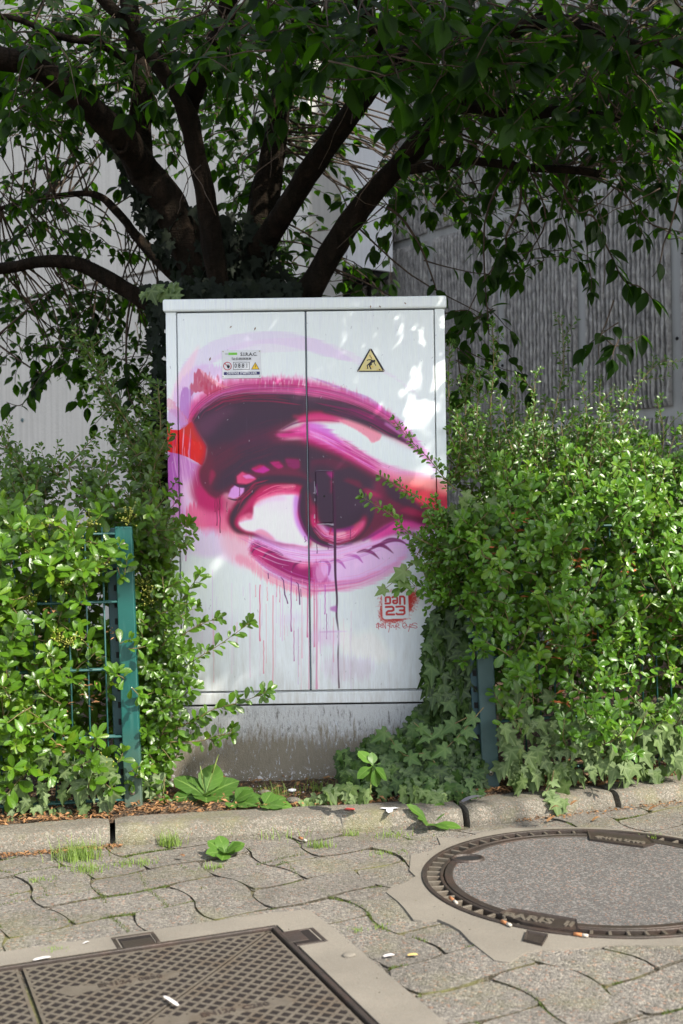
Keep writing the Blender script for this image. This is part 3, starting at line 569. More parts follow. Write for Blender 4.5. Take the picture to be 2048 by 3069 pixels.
def plinthmat():
    m=M('plinth_concrete'); P=m.sep(m.pos()); st=m.noise(16,8,.75,m.mapped((5,5,1.0))); st2=m.noise(60,6,.7,m.mapped((2.4,2.4,1)))
    up=m.ramp(m.math('ADD',P[2],m.math('MULTIPLY',m.math('SUBTRACT',st,.5),.42)),[(.17,0.0),(.235,1.0)])
    c=m.mix(st2,S((102,96,84)),S((130,123,110))); c=m.mix(up,c,S((176,178,180)))
    grime=m.math('MULTIPLY',m.ramp(st,[(.50,0.0),(.62,1.0)]),m.ramp(st2,[(.42,0.0),(.56,1.0)])); zz=m.ramp(P[2],[(.10,.2),(.18,1.0),(.27,.9),(.31,.05)]); c=m.mix(m.math('MULTIPLY',m.math('MULTIPLY',grime,zz),.85),c,S((70,63,52)))
    fl=m.ramp(m.noise(34,6,.8,m.mapped((3,3,.8))),[(.60,0.0),(.64,1.0)]); c=m.mix(m.math('MULTIPLY',fl,.75),c,S((178,186,196)))
    lo=m.ramp(m.noise(60,5,.8),[(.56,0.0),(.6,1.0)]); c=m.mix(m.math('MULTIPLY',lo,m.ramp(P[2],[(.075,.9),(.10,0.0)])),c,S((200,200,205)))
    m.col(c); m.rough(.85); m.bump(m.math('ADD',st2,m.noise(240,3)),.5,.004); return m.m
m_pl=plinthmat()
def wallmat(name,a,b,streak=.3):
    m=M(name); n=m.noise(1.6,6,.6); s1=m.noise(9,6,.6,m.mapped((4,4,.12))); c=m.mix(n,S(a),S(b)); c=m.mix(m.math('MULTIPLY',m.ramp(s1,[(.4,0.0),(.75,1.0)]),streak),c,S(tuple(int(x*.72) for x in a))); m.col(c); m.rough(.8); m.bump(m.noise(50,5),.25,.01); return m.m
m_lw=wallmat('pale_formwork_concrete',(172,171,166),(190,190,187),.35); m_box=wallmat('white_sheet_metal',(196,200,206),(210,214,220),.2); m_rw=wallmat('grey_concrete_border',(150,151,150),(164,165,164),.3)
def ribmat():
    m=M('ribbed_concrete'); n=m.noise(26,7,.7,m.mapped((1,1,.6))); c=m.ramp(n,[(.3,S((96,95,95))),(.55,S((160,158,156))),(.75,S((200,198,195)))]); m.col(c); m.rough(.9); m.bump(n,1.0,.03); return m.m
m_rib=ribmat()
# ================= ground =================
def ground():
    n=60; V=[];F=[]
    xs=np.concatenate([np.linspace(-300,-8,6),np.linspace(-6,7,40),np.linspace(9,300,6)]); ys=np.concatenate([np.linspace(-300,-6,6),np.linspace(-4,14,40),np.linspace(16,400,6)])
    for y in ys:
        for x in xs: V.append((x,y,-.05+(.085 if y>ykerb(max(min(x,6),-6))+.12 else 0)))
    for j in range(len(ys)-1):
        for i in range(len(xs)-1):
            q=j*len(xs)+i; F.append((q,q+1,q+len(xs)+1,q+len(xs)))
    o=mesh('ground',V,F,m_soil); tag(o,kind='structure')
ground()
# soil bed between kerb and cabinet, bumpy
V=[];F=[]; nx,ny=150,60
for j in range(ny):
    for i in range(nx):
        x=-2.2+4.6*i/(nx-1); t=j/(ny-1); y=ykerb(x)+.10+2.6*t**1.6
        z=.052+.02*noise.noise((x*4,y*4,0))+.010*noise.noise((x*22,y*22,3))+.006*noise.noise((x*60,y*60,7))
        if t<.05: z=min(z,.05)
        V.append((x,y,z))
for j in range(ny-1):
    for i in range(nx-1):
        q=j*nx+i; F.append((q,q+1,q+nx+1,q+nx))
soil=mesh('soil',V,F,m_soil,None,True); tag(soil,'brown planting soil behind the kerb with litter on it',kind='structure')
# ---- building behind ----
WD=Vector((-.72,1,0)).normalized(); WN=Vector((-WD.y,WD.x,0)); WN=-WN if WN.y>0 else WN
P0=Vector((W(2035,1200,6.97).x,6.97,0)); WL=.594*math.sqrt(1+.72**2)
bld=empty('concrete_building',(1.2,8,0)); tag(bld,'grey concrete building with ribbed panels behind the hedge and tree','building')
def wallbox(name,A,D,L0,L1,z0,z1,th,mat,parent,off=0.0):
    N=Vector((-D.y,D.x,0)); N=-N if N.y>0 else N
    a=A+D*L0+N*off; b=A+D*L1+N*off; c=b-N*th; d=a-N*th
    return prism(name,[(p.x,p.y) for p in (a,b,c,d)],z0,z1,mat,parent)
wallbox('wall',P0,WD,-7,4.1,-.1,8.2,.3,m_rw,bld)
def ribpanel_mesh(seed,wd,ht,nr=19):
    rs=random.Random(seed); V=[];F=[]; pitch=wd/nr; seg=34
    # back slab edge
    for r in range(nr):
        x0=r*pitch; b=len(V); ph=rs.random()*9
        for k in range(seg+1):
            z=ht*k/seg; e=1.0 if 0<k<seg else .6
            jl=rs.uniform(-.0055,.0055); jr=rs.uniform(-.0055,.0055); jh=rs.uniform(-.004,.003); sl=.003*math.sin(z*7+ph)
            V+= [Vector((x0+.001,0,z)),Vector((x0+pitch*.26+jl+sl,.028*e+jh,z)),Vector((x0+pitch*.64+jr+sl,.030*e+jh,z)),Vector((x0+pitch*.98,0,z))]
        for k in range(seg):
            q=b+k*4
            for c in range(3): F.append((q+c,q+c+1,q+4+c+1,q+4+c))
        F.append((b,b+1,b+2,b+3)); q=b+seg*4; F.append((q+3,q+2,q+1,q))
    me=bpy.data.meshes.new('ribbed_panel'); me.from_pydata(V,[],F); me.materials.append(m_rib); return me
rp=[ribpanel_mesh(i,WL-.075,1.38) for i in range(3)]
xa=WD; ya=WN; 
for col in range(-3,5):
    for row in range(6):
        z0=.043+1.44*row-.0+.03
        p=P0+WD*(WL*col+.038)+WN*.006
        o=bpy.data.objects.new('ribbed_panel',rp[(col*2+row*5)%3]); C.objects.link(o); o.parent=bld; o.matrix_parent_inverse=Matrix.Translation(-Vector(bld.location))
        o.matrix_basis=Matrix(((xa.x,ya.x,0,p.x),(xa.y,ya.y,0,p.y),(0,0,1,z0),(0,0,0,1)))
# formwork tie holes
V=[];F=[]
for col in range(-2,5):
    for z in (1.15,1.9,2.6): tube_into(V,F,[P0+WD*(WL*col+.005)+WN*.0015+Vector((0,0,z)),P0+WD*(WL*col+.005)+WN*.004+Vector((0,0,z))],.011,8)
mesh('tie_holes',V,F,m_black,bld)['kind']='stuff'
# projecting white metal volume: its face runs square to the ribbed wall
BD=Vector((-1,-.72,0)).normalized(); B0=W(1178,815,8.9); BZ=B0.z
bx=empty('projecting_volume',(B0.x,B0.y,BZ)); tag(bx,'white sheet metal bay projecting from the building over a dark recess, behind the trunks','bay')
def bp(a,b): p=Vector((B0.x,B0.y,0))+BD*a+WD*b; return (p.x,p.y)
prism('shell',[bp(0,0),bp(1.0,0),bp(1.0,2.2),bp(0,2.2)],BZ,8.0,m_box,bx)
for a in (.42,.84): prism('seam',[bp(a,-.006),bp(a+.012,-.006),bp(a+.012,.01),bp(a,.01)],BZ,8.0,m_grey,bx)
prism('underside',[bp(.02,.03),bp(.96,.03),bp(.96,2.1),bp(.02,2.1)],BZ-.05,BZ-.002,m_black,bx)  # coloured black to carry the shade beneath the bay
rc=tag(prism('recess_shade_slab',[bp(-.3,.7),bp(1.0,.7),bp(1.0,.9),bp(-.3,.9)],0,BZ+.1,m_black),'black slab carrying the shade in the recess under the white bay','recess')  # slab coloured black in place of the shade under the bay
# pale smooth wall on the left
LD=Vector((-1.17,1,0)).normalized(); L0=W(200,1404,9.8); L0.z=0
pw=empty('pale_wall',(L0.x,L0.y,0)); tag(pw,'smooth pale concrete wall with horizontal joints behind the tree on the left','wall')
wallbox('backing',L0,LD,-2.7,7,-.1,8.0,.3,m_rw,pw,-.03)
LH=.05; 
for row in range(6):
    z0=-.14+1.45*row
    for a,b in ((-2.7,-1.3),(-1.29,2.3),(2.31,5.9)):
        wallbox('wall_panel',L0,LD,a,b,z0+.012,z0+1.45-.012,.03,m_lw,pw,.0+random.uniform(-.003,.003))
V=[];F=[]; LN=Vector((-LD.y,LD.x,0)); LN=-LN if LN.y>0 else LN
for px_,py_ in ((136,1408),(327,1385),(30,1260),(120,905)):
    q=W(px_,py_,9.8); s_=(q.x-L0.x)/LD.x; p=L0+LD*s_; z=CAM_H-(qof(px_,py_)[1])*p.y/FPX
    P=Vector((p.x,p.y,z)); tube_into(V,F,[P+LN*.001,P+LN*.006],.018,8)
mesh('tie_holes',V,F,m_greend,pw)['kind']='stuff'
# ================= pavement =================
def clip(P,a,b,keep_left=True):
    out=[]; n=len(P)
    def sd(p): 
        v=(b[0]-a[0])*(p[1]-a[1])-(b[1]-a[1])*(p[0]-a[0]); return v if keep_left else -v
    for i in range(n):
        p,q=P[i],P[(i+1)%n]; sp,sq=sd(p),sd(q)
        if sp>=0: out.append(p)
        if (sp>=0)!=(sq>=0):
            t=sp/(sp-sq); out.append((p[0]+(q[0]-p[0])*t,p[1]+(q[1]-p[1])*t))
    return out
def subtract(P,Cx):   # Cx convex, counter-clockwise
    rest=P; pieces=[]
    for i in range(len(Cx)):
        a,b=Cx[i],Cx[(i+1)%len(Cx)]
        o=clip(rest,a,b,False)
        if len(o)>2 and abs(area(o))>1e-5: pieces.append(o)
        rest=clip(rest,a,b,True)
        if len(rest)<3: break
    return pieces
def area(P): return .5*sum(P[i][0]*P[(i+1)%len(P)][1]-P[(i+1)%len(P)][0]*P[i][1] for i in range(len(P)))
GT=R(22); gu=Vector((math.cos(GT),math.sin(GT),0)); gv=Vector((math.sin(GT),-math.cos(GT),0))   # along the top edge to the right / along the side edge to the camera
GP=G(826,2779)                                    # outer corner of the grate frame
def gq(a,b): p=GP+gu*a+gv*b; return (p.x,p.y)
grate_hole=[gq(-1.30,1.30),gq(.005,1.30),gq(.005,-.005),gq(-1.30,-.005)]
if area(grate_hole)<0: grate_hole=grate_hole[::-1]
MC=Vector((.6255,2.99,0)); MR=.4385
man_hole=[(MC.x+MR*math.cos(2*PI*k/28),MC.y+MR*math.sin(2*PI*k/28)) for k in range(28)]
pav=boxo('pavement',-9,9,-7,1.2,-.06,0,m_paver); tag(pav,'grey wavy interlocking concrete pavers in front of the kerb',kind='structure')
pj=prism('joint_bed',[(-9,1.2),(9,1.2),(9,7.5),(2.2,ykerb(2.2)+.05),(1.06,ykerb(1.06)+.05),(.37,ykerb(.37)+.05),(-.93,ykerb(-.93)+.05),(-6,ykerb(-6)+.05),(-9,2)],-.06,-.007,m_joint,pav)
PC=.150; PT=R(31); pu=Vector((math.cos(PT),math.sin(PT))); pvv=Vector((-math.sin(PT),math.cos(PT)))
PO=Vector((-.523,3.107))
def warp(u,v):
    return u+.14*math.sin(PI*v+.4), v+.05*math.sin(PI*u*1.0)+.0
def pw2(u,v):
    a,b=warp(u,v); p=PO+pu*(a*PC)+pvv*(b*PC); return (p.x,p.y)
rp_=random.Random(5); JE=[]
def paver(u0,v0,u1,v1):
    g=.024; n=10; P=[]
    us,ue,vs,ve=u0+g*.6,u1-g*.6,v0+g*1.0,v1-g*1.0; JE.append(((u0,v0),(u1,v0))); JE.append(((u0,v0),(u0,v1))); c=.05
    def edge(a,b,k):
        for i in range(k): t=i/k; P.append(pw2(a[0]+(b[0]-a[0])*t,a[1]+(b[1]-a[1])*t))
    lu=int(4*(u1-u0)); lv=int(4*(v1-v0))
    edge((us+c,vs),(ue-c,vs),lu); edge((ue-c,vs),(ue,vs+c),1); edge((ue,vs+c),(ue,ve-c),lv); edge((ue,ve-c),(ue-c,ve),1)
    edge((ue-c,ve),(us+c,ve),lu); edge((us+c,ve),(us,ve-c),1); edge((us,ve-c),(us,vs+c),lv); edge((us,vs+c),(us+c,vs),1)
    cx=sum(p[0] for p in P)/len(P); cy=sum(p[1] for p in P)/len(P)
    if not(-1.9<cx<2.4 and 1.25<cy<ykerb(cx)+.09): return
    pcs=[P]; cut=False
    for H in (grate_hole,man_hole):
        hx=sum(p[0] for p in H)/len(H); hy=sum(p[1] for p in H)/len(H)
        new=[]
        for q in pcs:
            ins=clip(q,H[0],H[1],True)
            for i in range(1,len(H)):
                if len(ins)<3: break
                ins=clip(ins,H[i],H[(i+1)%len(H)],True)
            if len(ins)>=3 and abs(area(ins))>1e-6: new+=subtract(q,H); cut=True
            else: new.append(q)
        pcs=new
    if not pcs or sum(abs(area(q)) for q in pcs)<.0006: return
    bm=bmesh.new(); dz=rp_.uniform(-.002,.0015); tx,ty=rp_.uniform(-.012,.012),rp_.uniform(-.012,.012)
    for q in pcs:
        q=[p for i,p in enumerate(q) if (p[0]-q[i-1][0])**2+(p[1]-q[i-1][1])**2>1e-8]
        if len(q)<3: continue
        hi=[bm.verts.new((a,b,dz+tx*(a-cx)+ty*(b-cy))) for a,b in q]; lo=[bm.verts.new((a,b,-.04)) for a,b in q]
        try: f=bm.faces.new(hi)
        except ValueError: continue
        sf=[bm.faces.new((lo[i],lo[(i+1)%len(q)],hi[(i+1)%len(q)],hi[i])) for i in range(len(q))]
        for s_ in sf: s_.material_index=1
        if not cut:
            bv=bmesh.ops.bevel(bm,geom=list(f.edges),offset=.005,segments=2,affect='EDGES')
    bmesh.ops.recalc_face_normals(bm,faces=bm.faces)
    bm.normal_update()
    for f_ in bm.faces: f_.material_index=0 if f_.normal.z>.55 else 1
    o=bobj('paver',bm,m_paver,pav); o.data.materials.append(m_joint)
def build_pavers():
    for i in range(-16,22):
        for j in range(-18,14):
            k=(i-j)%4
            if k==0: paver(i,j,i+2,j+1)
            elif k==3: paver(i,j,i+1,j+2)
build_pavers()
# ---- kerb ----
kb=empty('kerb',(0,3.45,0)); tag(kb,'worn concrete kerb between the pavement and the planting',kind='structure')
def kerb_stone(x0,x1,seed):
    rs=random.Random(seed); n=max(int((x1-x0)/.035),3); prof=[(0,-.06),(0,.012),(.004,.024),(.013,.043),(.021,.049),(.040,.053),(.115,.053),(.135,.050),(.142,.03),(.142,-.06)]
    V=[];F=[]; 
    for i in range(n+1):
        x=x0+(x1-x0)*i/n; y=ykerb(x); sl=(ykerb(x+.05)-ykerb(x-.05))/.1; N=Vector((-sl,1)).normalized(); e=0
        if i in (0,n): e=.006
        for k,(a,b) in enumerate(prof):
            ja=.0022*noise.noise((x*9+seed,k*1.3,0))+.0012*noise.noise((x*60,k,seed)); jb=.0012*noise.noise((x*14,k,seed+5)) if b>0 else 0
            V.append((x+N.x*(a+ja),y+N.y*(a+ja+(e if k<6 else -e)),b+jb-(e*.8 if b>.02 else 0)))
    m=len(prof)
    for i in range(n):
        for k in range(m-1): F.append((i*m+k,(i+1)*m+k,(i+1)*m+k+1,i*m+k+1))
    F.append(tuple(range(m))); F.append(tuple(range(n*m+m-1,n*m-1,-1)))
    bm=bmesh.new(); 
    o=mesh('kerb_stone',V,F,m_kerb,kb); return o
xj=[-3.6,-2.63,-1.64,-.652,.353,.835,1.34,1.9,2.5]
for i,(a,b) in enumerate(zip(xj[:-1],xj[1:])):
    gp=.005 if abs(b+.652)<.01 or i<2 else .010
    kerb_stone(a+gp,b-gp,i+3)
# white and red paint spots on the kerb top
def spot(px,py,pts,mat,name,lab):
    g=G(px,py,.0545); V=[];F=[]
    bm=bmesh.new(); vs=[bm.verts.new((g.x+a,g.y+b,.0565)) for a,b in pts]; bm.faces.new(vs); o=bobj(name,bm,mat); tag(o,lab,'paint mark'); return o
spot(1167,2427,[(-.028,.012),(-.02,.022),(.0,.02),(.018,.024),(.03,.012),(.012,.004),(.008,-.03),(-.004,-.045),(-.010,-.02),(-.008,.002)],m_white,'paint_splash','white paint splash running down the kerb top in front of the cabinet')
spot(1048,2427,[(-.018,.0),(-.008,.016),(.014,.01),(.016,-.006),(.0,-.012)],flat('red_spot',S((196,70,66)),.6),'paint_spot','small red paint spot on the kerb left of the white splash')
# ---- mortar collars ----
def sheet(name,pxs,mat,z,lab,parent=None,holes=()):
    P=[(G(a,b).x,G(a,b).y) for a,b in pxs]
    if area(P)<0: P=P[::-1]
    pcs=[P]
    for H in holes:
        new=[]
        for q in pcs: new+=subtract(q,H)
        pcs=new
    bm=bmesh.new()
    for q in pcs:
        q=[p for i,p in enumerate(q) if (p[0]-q[i-1][0])**2+(p[1]-q[i-1][1])**2>1e-8]
        if len(q)<3: continue
        vs=[bm.verts.new((a,b,z)) for a,b in q]; lo=[bm.verts.new((a,b,-.02)) for a,b in q]; bm.faces.new(vs)
        for i in range(len(q)): bm.faces.new((lo[i],lo[(i+1)%len(q)],vs[(i+1)%len(q)],vs[i]))
    bmesh.ops.recalc_face_normals(bm,faces=bm.faces); return bobj(name,bm,mat,parent)
z2=lambda L:[(1024+a*.653,2400+b*.653) for a,b in L]
sheet('mortar_patch',z2([(440,172),(500,176),(570,178),(640,150),(760,130),(1000,126),(1200,128),(1400,150),(1568,172),(1700,200),(1900,300),(1950,430),(1800,560),(1560,670),(1250,668),(1000,690),(920,690),(850,700),(775,748),(740,745),(700,738),(640,690),(590,650),(545,602),(500,575),(440,550),(370,556),(330,552),(290,500),(262,470),(205,425),(225,405),(300,380),(340,352),(312,325),(318,255),(400,238),(455,208)]),m_mortar,.0035,'',pav,[man_hole])
cw=.098
sheet_pts=[gq(-1.5,-.085),gq(.03,-.085),gq(.105,-.07),gq(.112,.08),gq(.118,1.4),gq(-.02,1.4),gq(-1.5,1.4)]
P=sheet_pts if area(sheet_pts)>0 else sheet_pts[::-1]
bm=bmesh.new()
for q in subtract(P,grate_hole):
    vs=[bm.verts.new((a,b,.0040)) for a,b in q]; lo=[bm.verts.new((a,b,-.02)) for a,b in q]; bm.faces.new(vs)
    for i in range(len(q)): bm.faces.new((lo[i],lo[(i+1)%len(q)],vs[(i+1)%len(q)],vs[i]))
bmesh.ops.recalc_face_normals(bm,faces=bm.faces); bobj('concrete_surround',bm,m_mortar,pav)
# ================= rectangular access cover =================
gr=empty('access_cover',(GP.x-.4,GP.y-.6,0)); tag(gr,'rectangular cast iron access cover with diamond tread set in a concrete surround','access cover')
GM=Matrix(((gu.x,gv.x,0,GP.x),(gu.y,gv.y,0,GP.y),(0,0,1,0),(0,0,0,1)))   # local x along the top edge (to the right is +), local y towards the camera
def gbox(bm,a0,a1,b0,b1,z0,z1,bev=0): box(bm,a0,a1,b0,b1,z0,z1,bev,1,GM)
fr=bmesh.new()
gbox(fr,-1.3,.0,0,.012,-.03,.0055,.0015); gbox(fr,-.012,.0,.0125,1.3,-.03,.0055,.0015)
gbox(fr,-1.3,.0,.0,1.3,-.055,-.018)
# lifting pockets on the frame: three-sided rims outside the edge
def pocket(a,b,vert):
    wd,dp=.085,.062
    if vert:   # beyond the right side edge
        gbox(fr,.0005,dp,b-.006,b,-.03,.0055,.001); gbox(fr,.0005,dp,b+wd-.01,b+wd,-.03,.0055,.001); gbox(fr,dp,dp+.009,b-.006,b+wd,-.03,.0055,.001)
    else:
        gbox(fr,a,a+.009,-dp,-.0005,-.03,.0055,.001); gbox(fr,a+wd,a+wd+.009,-dp,-.0005,-.03,.0055,.001); gbox(fr,a,a+wd+.009,-dp-.009,-dp-.0002,-.03,.0055,.001)
pocket(-.352,0,False); pocket(-.84,0,False); pocket(0,.055,True)
bobj('frame',fr,m_iron,gr)
pk=bmesh.new()
for a in (-.352,-.84): gbox(pk,a+.012,a+.083,-.058,-.002,.0042,.0047)
gbox(pk,.002,.058,.052,.128,.0042,.0047)
bobj('lifting_pocket',pk,m_pit,gr)
lg=bmesh.new()
for a in (-.352,-.84): gbox(lg,a+.014,a+.080,-.036,.010,.0049,.0062,.0005)
gbox(lg,-.008,.036,.055,.118,.0049,.0062,.0005)
bobj('lifting_lug',lg,m_iron,gr)
# cover leaves: two triangles per square, ribs crossing at 45 degrees
def cover_tri(T,holes=()):
    # T: triangle in local coords (a right, b to camera)
    cx=sum(p[0] for p in T)/3; cy=sum(p[1] for p in T)/3
    T=[(cx+(p[0]-cx)*.985,cy+(p[1]-cy)*.985) for p in T]
    if area(T)<0: T=T[::-1]
    root=prism_g('cover_plate',T,-.014,-.0004,m_pit,gr)
    bm=bmesh.new(); pitch=.0235; hw=.0031
    def strip(P,z0,z1):
        P2=[p for i,p in enumerate(P) if (p[0]-P[i-1][0])**2+(p[1]-P[i-1][1])**2>1e-9]
        if len(P2)<3: return
        hi=[bm.verts.new(GM@Vector((a,b,z1))) for a,b in P2]; lo=[bm.verts.new(GM@Vector((cx+(a-cx),b,z0))) for a,b in P2]
        try: bm.faces.new(hi)
        except ValueError: return
        for i in range(len(P2)): bm.faces.new((lo[i],lo[(i+1)%len(P2)],hi[(i+1)%len(P2)],hi[i]))
    for sgn in (1,-1):
        d=Vector((1,sgn)).normalized(); nn=Vector((-d.y,d.x))
        for k in range(-60,110):
            c0=nn*(k*pitch*1.0); 
            a=c0-d*3; b=c0+d*3
            quad=[(a.x-nn.x*hw,a.y-nn.y*hw),(b.x-nn.x*hw,b.y-nn.y*hw),(b.x+nn.x*hw,b.y+nn.y*hw),(a.x+nn.x*hw,a.y+nn.y*hw)]
            q=quad
            for i in range(3):
                q=clip(q,T[i],T[(i+1)%3],True)
                if len(q)<3: break
            if len(q)<3: continue
            pcs=[q]
            for Hh in holes:
                new=[]
                for z in pcs: new+=subtract(z,Hh)
                pcs=new
            for z in pcs: strip(z,-.0006,.0008+(.0002 if sgn>0 else 0))
    # rim of the leaf
    for i in range(3):
        a,b=Vector(T[i]),Vector(T[(i+1)%3]); d=(b-a).normalized(); nn=Vector((-d.y,d.x))*.006
        strip([tuple(a),tuple(b),tuple(b+nn-d*.008),tuple(a+nn+d*.008)],-.0010,.0006)
    bmesh.ops.recalc_face_normals(bm,faces=bm.faces); bobj('tread_ribs',bm,m_ironw,root)
    return root
def prism_g(name,P,z0,z1,mat,parent):
    Q=[GM@Vector((a,b,0)) for a,b in P]; return prism(name,[(q.x,q.y) for q in Q],z0,z1,mat,parent)
U=.54; o0=-.016
def textplate(a,b,L,ang):
    d=Vector((math.cos(ang),math.sin(ang))); n=Vector((-d.y,d.x)); P=[Vector((a,b))+d*x+n*y for x,y in ((0,-.016),(L,-.016),(L+.01,0),(L,.016),(0,.016),(-.03,.026),(-.05,0),(-.03,-.026))]
    Q=[(p.x,p.y) for p in P]; return Q if area(Q)>0 else Q[::-1]
tp1=textplate(-.30,.265,.23,R(0)); tp2=textplate(-.52-.27,.25,.23,0)
for c in range(3):
    x1=o0-c*U*1.0; x0=x1-U+.004
    for r in range(2):
        y0=.016+r*U; y1=y0+U-.004
        tri1=[(x1,y0),(x1,y1),(x0,y1)]; tri2=[(x1,y0),(x0,y1),(x0,y0)]
        if c==1 or c==2: tri1,tri2=[(x0,y0),(x1,y1),(x0,y1)],[(x0,y0),(x1,y0),(x1,y1)]
        mx=(x0+x1)/2
        H1=textplate(x0+.23,y0+.375,.22,0); H2=textplate(x0+.10,y0+.16,.18,0)
        ra=cover_tri(tri1,[H1]); rb=cover_tri(tri2,[H2])
        for rt,H,a,b,L,tx in ((ra,H1,x0+.23,y0+.375,.22,'EN124  C250'),(rb,H2,x0+.10,y0+.16,.18,'EN124  0850')):
            prism_g('name_bar',H,-.0034,.0006,m_ironw,rt)
            Mx=GM@Matrix.Translation((a+L*.5,b,.0008))@Matrix(((1,0,0,0),(0,-1,0,0),(0,0,1,0),(0,0,0,1)))
            text('lettering',tx,.024,m_iron,rt,Vector((0,0,0)),Mx,1.0,.0006,.0012)
# ================= round manhole =================
mh=empty('manhole_cover',(MC.x,MC.y,0)); tag(mh,'round cast iron manhole cover filled with dark asphalt, toothed rim around it','manhole cover')
def ring(name,r0,r1,z0,z1,mat,parent,n=120,bev=.0015):
    V=[];F=[]; prof=[(r0,z0),(r0,z1-bev),(r0+bev,z1),(r1-bev,z1),(r1,z1-bev),(r1,z0)]
    for k in range(n):
        c,s_=math.cos(2*PI*k/n),math.sin(2*PI*k/n)
        for r,z in prof: V.append((MC.x+r*c,MC.y+r*s_,z))
    m=len(prof)
    for k in range(n):
        for j in range(m-1): F.append((k*m+j,((k+1)%n)*m+j,((k+1)%n)*m+j+1,k*m+j+1))
    return mesh(name,V,F,mat,parent)
ring('outer_rim',.4255,.4375,-.03,.008,m_iron,mh); ring('pocket_floor',.381,.426,-.03,-.010,m_pit,mh); ring('frame_ring',.384,.3925,-.03,.0065,m_iron,mh)
NT=64; rib=bmesh.new(); box(rib,.392,.426,-.0038,.0038,-.012,.0045,.0012,1); tme=bpy.data.meshes.new('rim_tooth'); rib.to_mesh(tme); rib.free(); tme.materials.append(m_ironw)
for k in range(NT):
    o=bpy.data.objects.new('rim_tooth',tme); C.objects.link(o); o.parent=mh; o.rotation_euler=(0,0,2*PI*(k+.5)/NT)
ring('cover_ring',.360,.3805,-.03,.0065,m_iron,mh)
# asphalt filling, slightly crowned
V=[(MC.x,MC.y,.006)];F=[]; nr,na=14,90
for i in range(1,nr+1):
    r=.3600*i/nr
    for k in range(na):
        a=2*PI*k/na; x,y=MC.x+r*math.cos(a),MC.y+r*math.sin(a); V.append((x,y,.0040+.0022*(1-(i/nr)**2)+.0010*noise.noise((x*14,y*14,2))))
for k in range(na): F.append((0,1+k,1+(k+1)%na))
for i in range(nr-1):
    for k in range(na): q=1+i*na; F.append((q+k,q+na+k,q+na+(k+1)%na,q+(k+1)%na))
mesh('asphalt_filling',V,F,m_asph,mh,True)
def plate(pxs,z,name,mat,parent,z0=-.01):
    P=[(G(a,b).x,G(a,b).y) for a,b in pxs]; P=P if area(P)>0 else P[::-1]
    bm=bmesh.new(); hi=[bm.verts.new((a,b,z)) for a,b in P]; lo=[bm.verts.new((a,b,z0)) for a,b in P]; f=bm.faces.new(hi)
    for i in range(len(P)): bm.faces.new((lo[i],lo[(i+1)%len(P)],hi[(i+1)%len(P)],hi[i]))
    bm.normal_update(); r=bmesh.ops.inset_individual(bm,faces=[f],thickness=.0065,depth=-.0035); return bobj(name,bm,mat,parent)
np1=plate(z2([(725,535),(778,512),(1078,562),(1090,618),(950,602),(830,578)]),.0105,'name_plate',m_iron,mh)
np2=plate(z2([(1128,148),(1140,192),(1385,226),(1440,208),(1400,176)]),.0105,'name_plate',m_iron,mh)
hb=plate(z2([(850,612),(835,655),(920,676),(948,630)]),.0095,'hinge_box',m_iron,mh)
def flatlabel(body,pxa,pxb,size,z,parent,sx=1.0):
    a,b=G(*pxa),G(*pxb); d=(b-a).normalized(); n=Vector((-d.y,d.x,0)); m_=(a+b)/2
    Mx=Matrix(((d.x,n.x,0,m_.x),(d.y,n.y,0,m_.y),(0,0,1,z),(0,0,0,1))); text('lettering',body,size,m_ironw,parent,Vector((0,0,0)),Mx,sx,.0012,.0022)
flatlabel('PARIS  II',z2([(755,540)])[0],z2([(1055,585)])[0],.040,.0075,np1,1.15)
flatlabel('EN124 D400',z2([(1160,178)])[0],z2([(1400,208)])[0],.026,.0075,np2,1.0)
# key hole ring
kc=G(*z2([(578,277)])[0]); V=[];F=[]
for rr,z in ((.036,.007),):
    pts=[(kc.x+.040*math.cos(a)*1.0,kc.y+.030*math.sin(a),.0058) for a in np.linspace(0,2*PI,25)]; tube_into(V,F,pts,.0055,6)
ko=mesh('key_hole_ring',V,F,m_iron,mh)
V=[(kc.x+.037*math.cos(a),kc.y+.027*math.sin(a),.0066) for a in np.linspace(0,2*PI,24,endpoint=False)]; mesh('key_hole',V,[tuple(range(24))],m_black,ko)
# ================= utility cabinet =================
def CX_(q): return q*KK
def CZ_(q): return CAM_H-q*KK
cb=empty('utility_cabinet',(-.1,CAB_Y+.17,.06)); tag(cb,'white two-door utility cabinet painted with a huge violet and crimson eye','cabinet')
y0=CAB_Y; D=.36
xl,xr=CX_(-519),CX_(317); zt=CZ_(-606); zb=CZ_(575)
boxo('body',xl,xr,y0+.012,y0+D,zb,zt,m_mur,cb,.003)
boxo('cap',CX_(-526),CX_(323),y0-.012,y0+D+.02,zt+.0005,CZ_(-643),m_mur,cb,.006,smooth=False)
boxo('side_post',xl,CX_(-487.5),y0,y0+.0115,CZ_(533),zt-.0005,m_mur,cb,.002); boxo('side_post',CX_(287.5),xr,y0,y0+.0115,CZ_(533),zt-.0005,m_mur,cb,.002)
d1=boxo('door',CX_(-484),CX_(-102),y0-.004,y0+.010,CZ_(532),CZ_(-602),m_mur,cb,.0025); d2=boxo('door',CX_(-97),CX_(284),y0-.004,y0+.010,CZ_(532),CZ_(-602),m_mur,cb,.0025)
d1['label']='left door with the inner corner of the painted eye'; d2['label']='right door with the painted iris and the stencilled tag'
boxo('door_gap',CX_(-486),CX_(286),y0+.010,y0+.0118,CZ_(535),CZ_(-605),m_black,cb)
boxo('door_seal',CX_(-101.2),CX_(-98.2),y0-.002,y0+.009,CZ_(530),CZ_(-600),m_seal,cb)
boxo('base_rail',xl,xr,y0-.003,y0+.0118,CZ_(572),CZ_(537.5),m_mur,cb,.003)
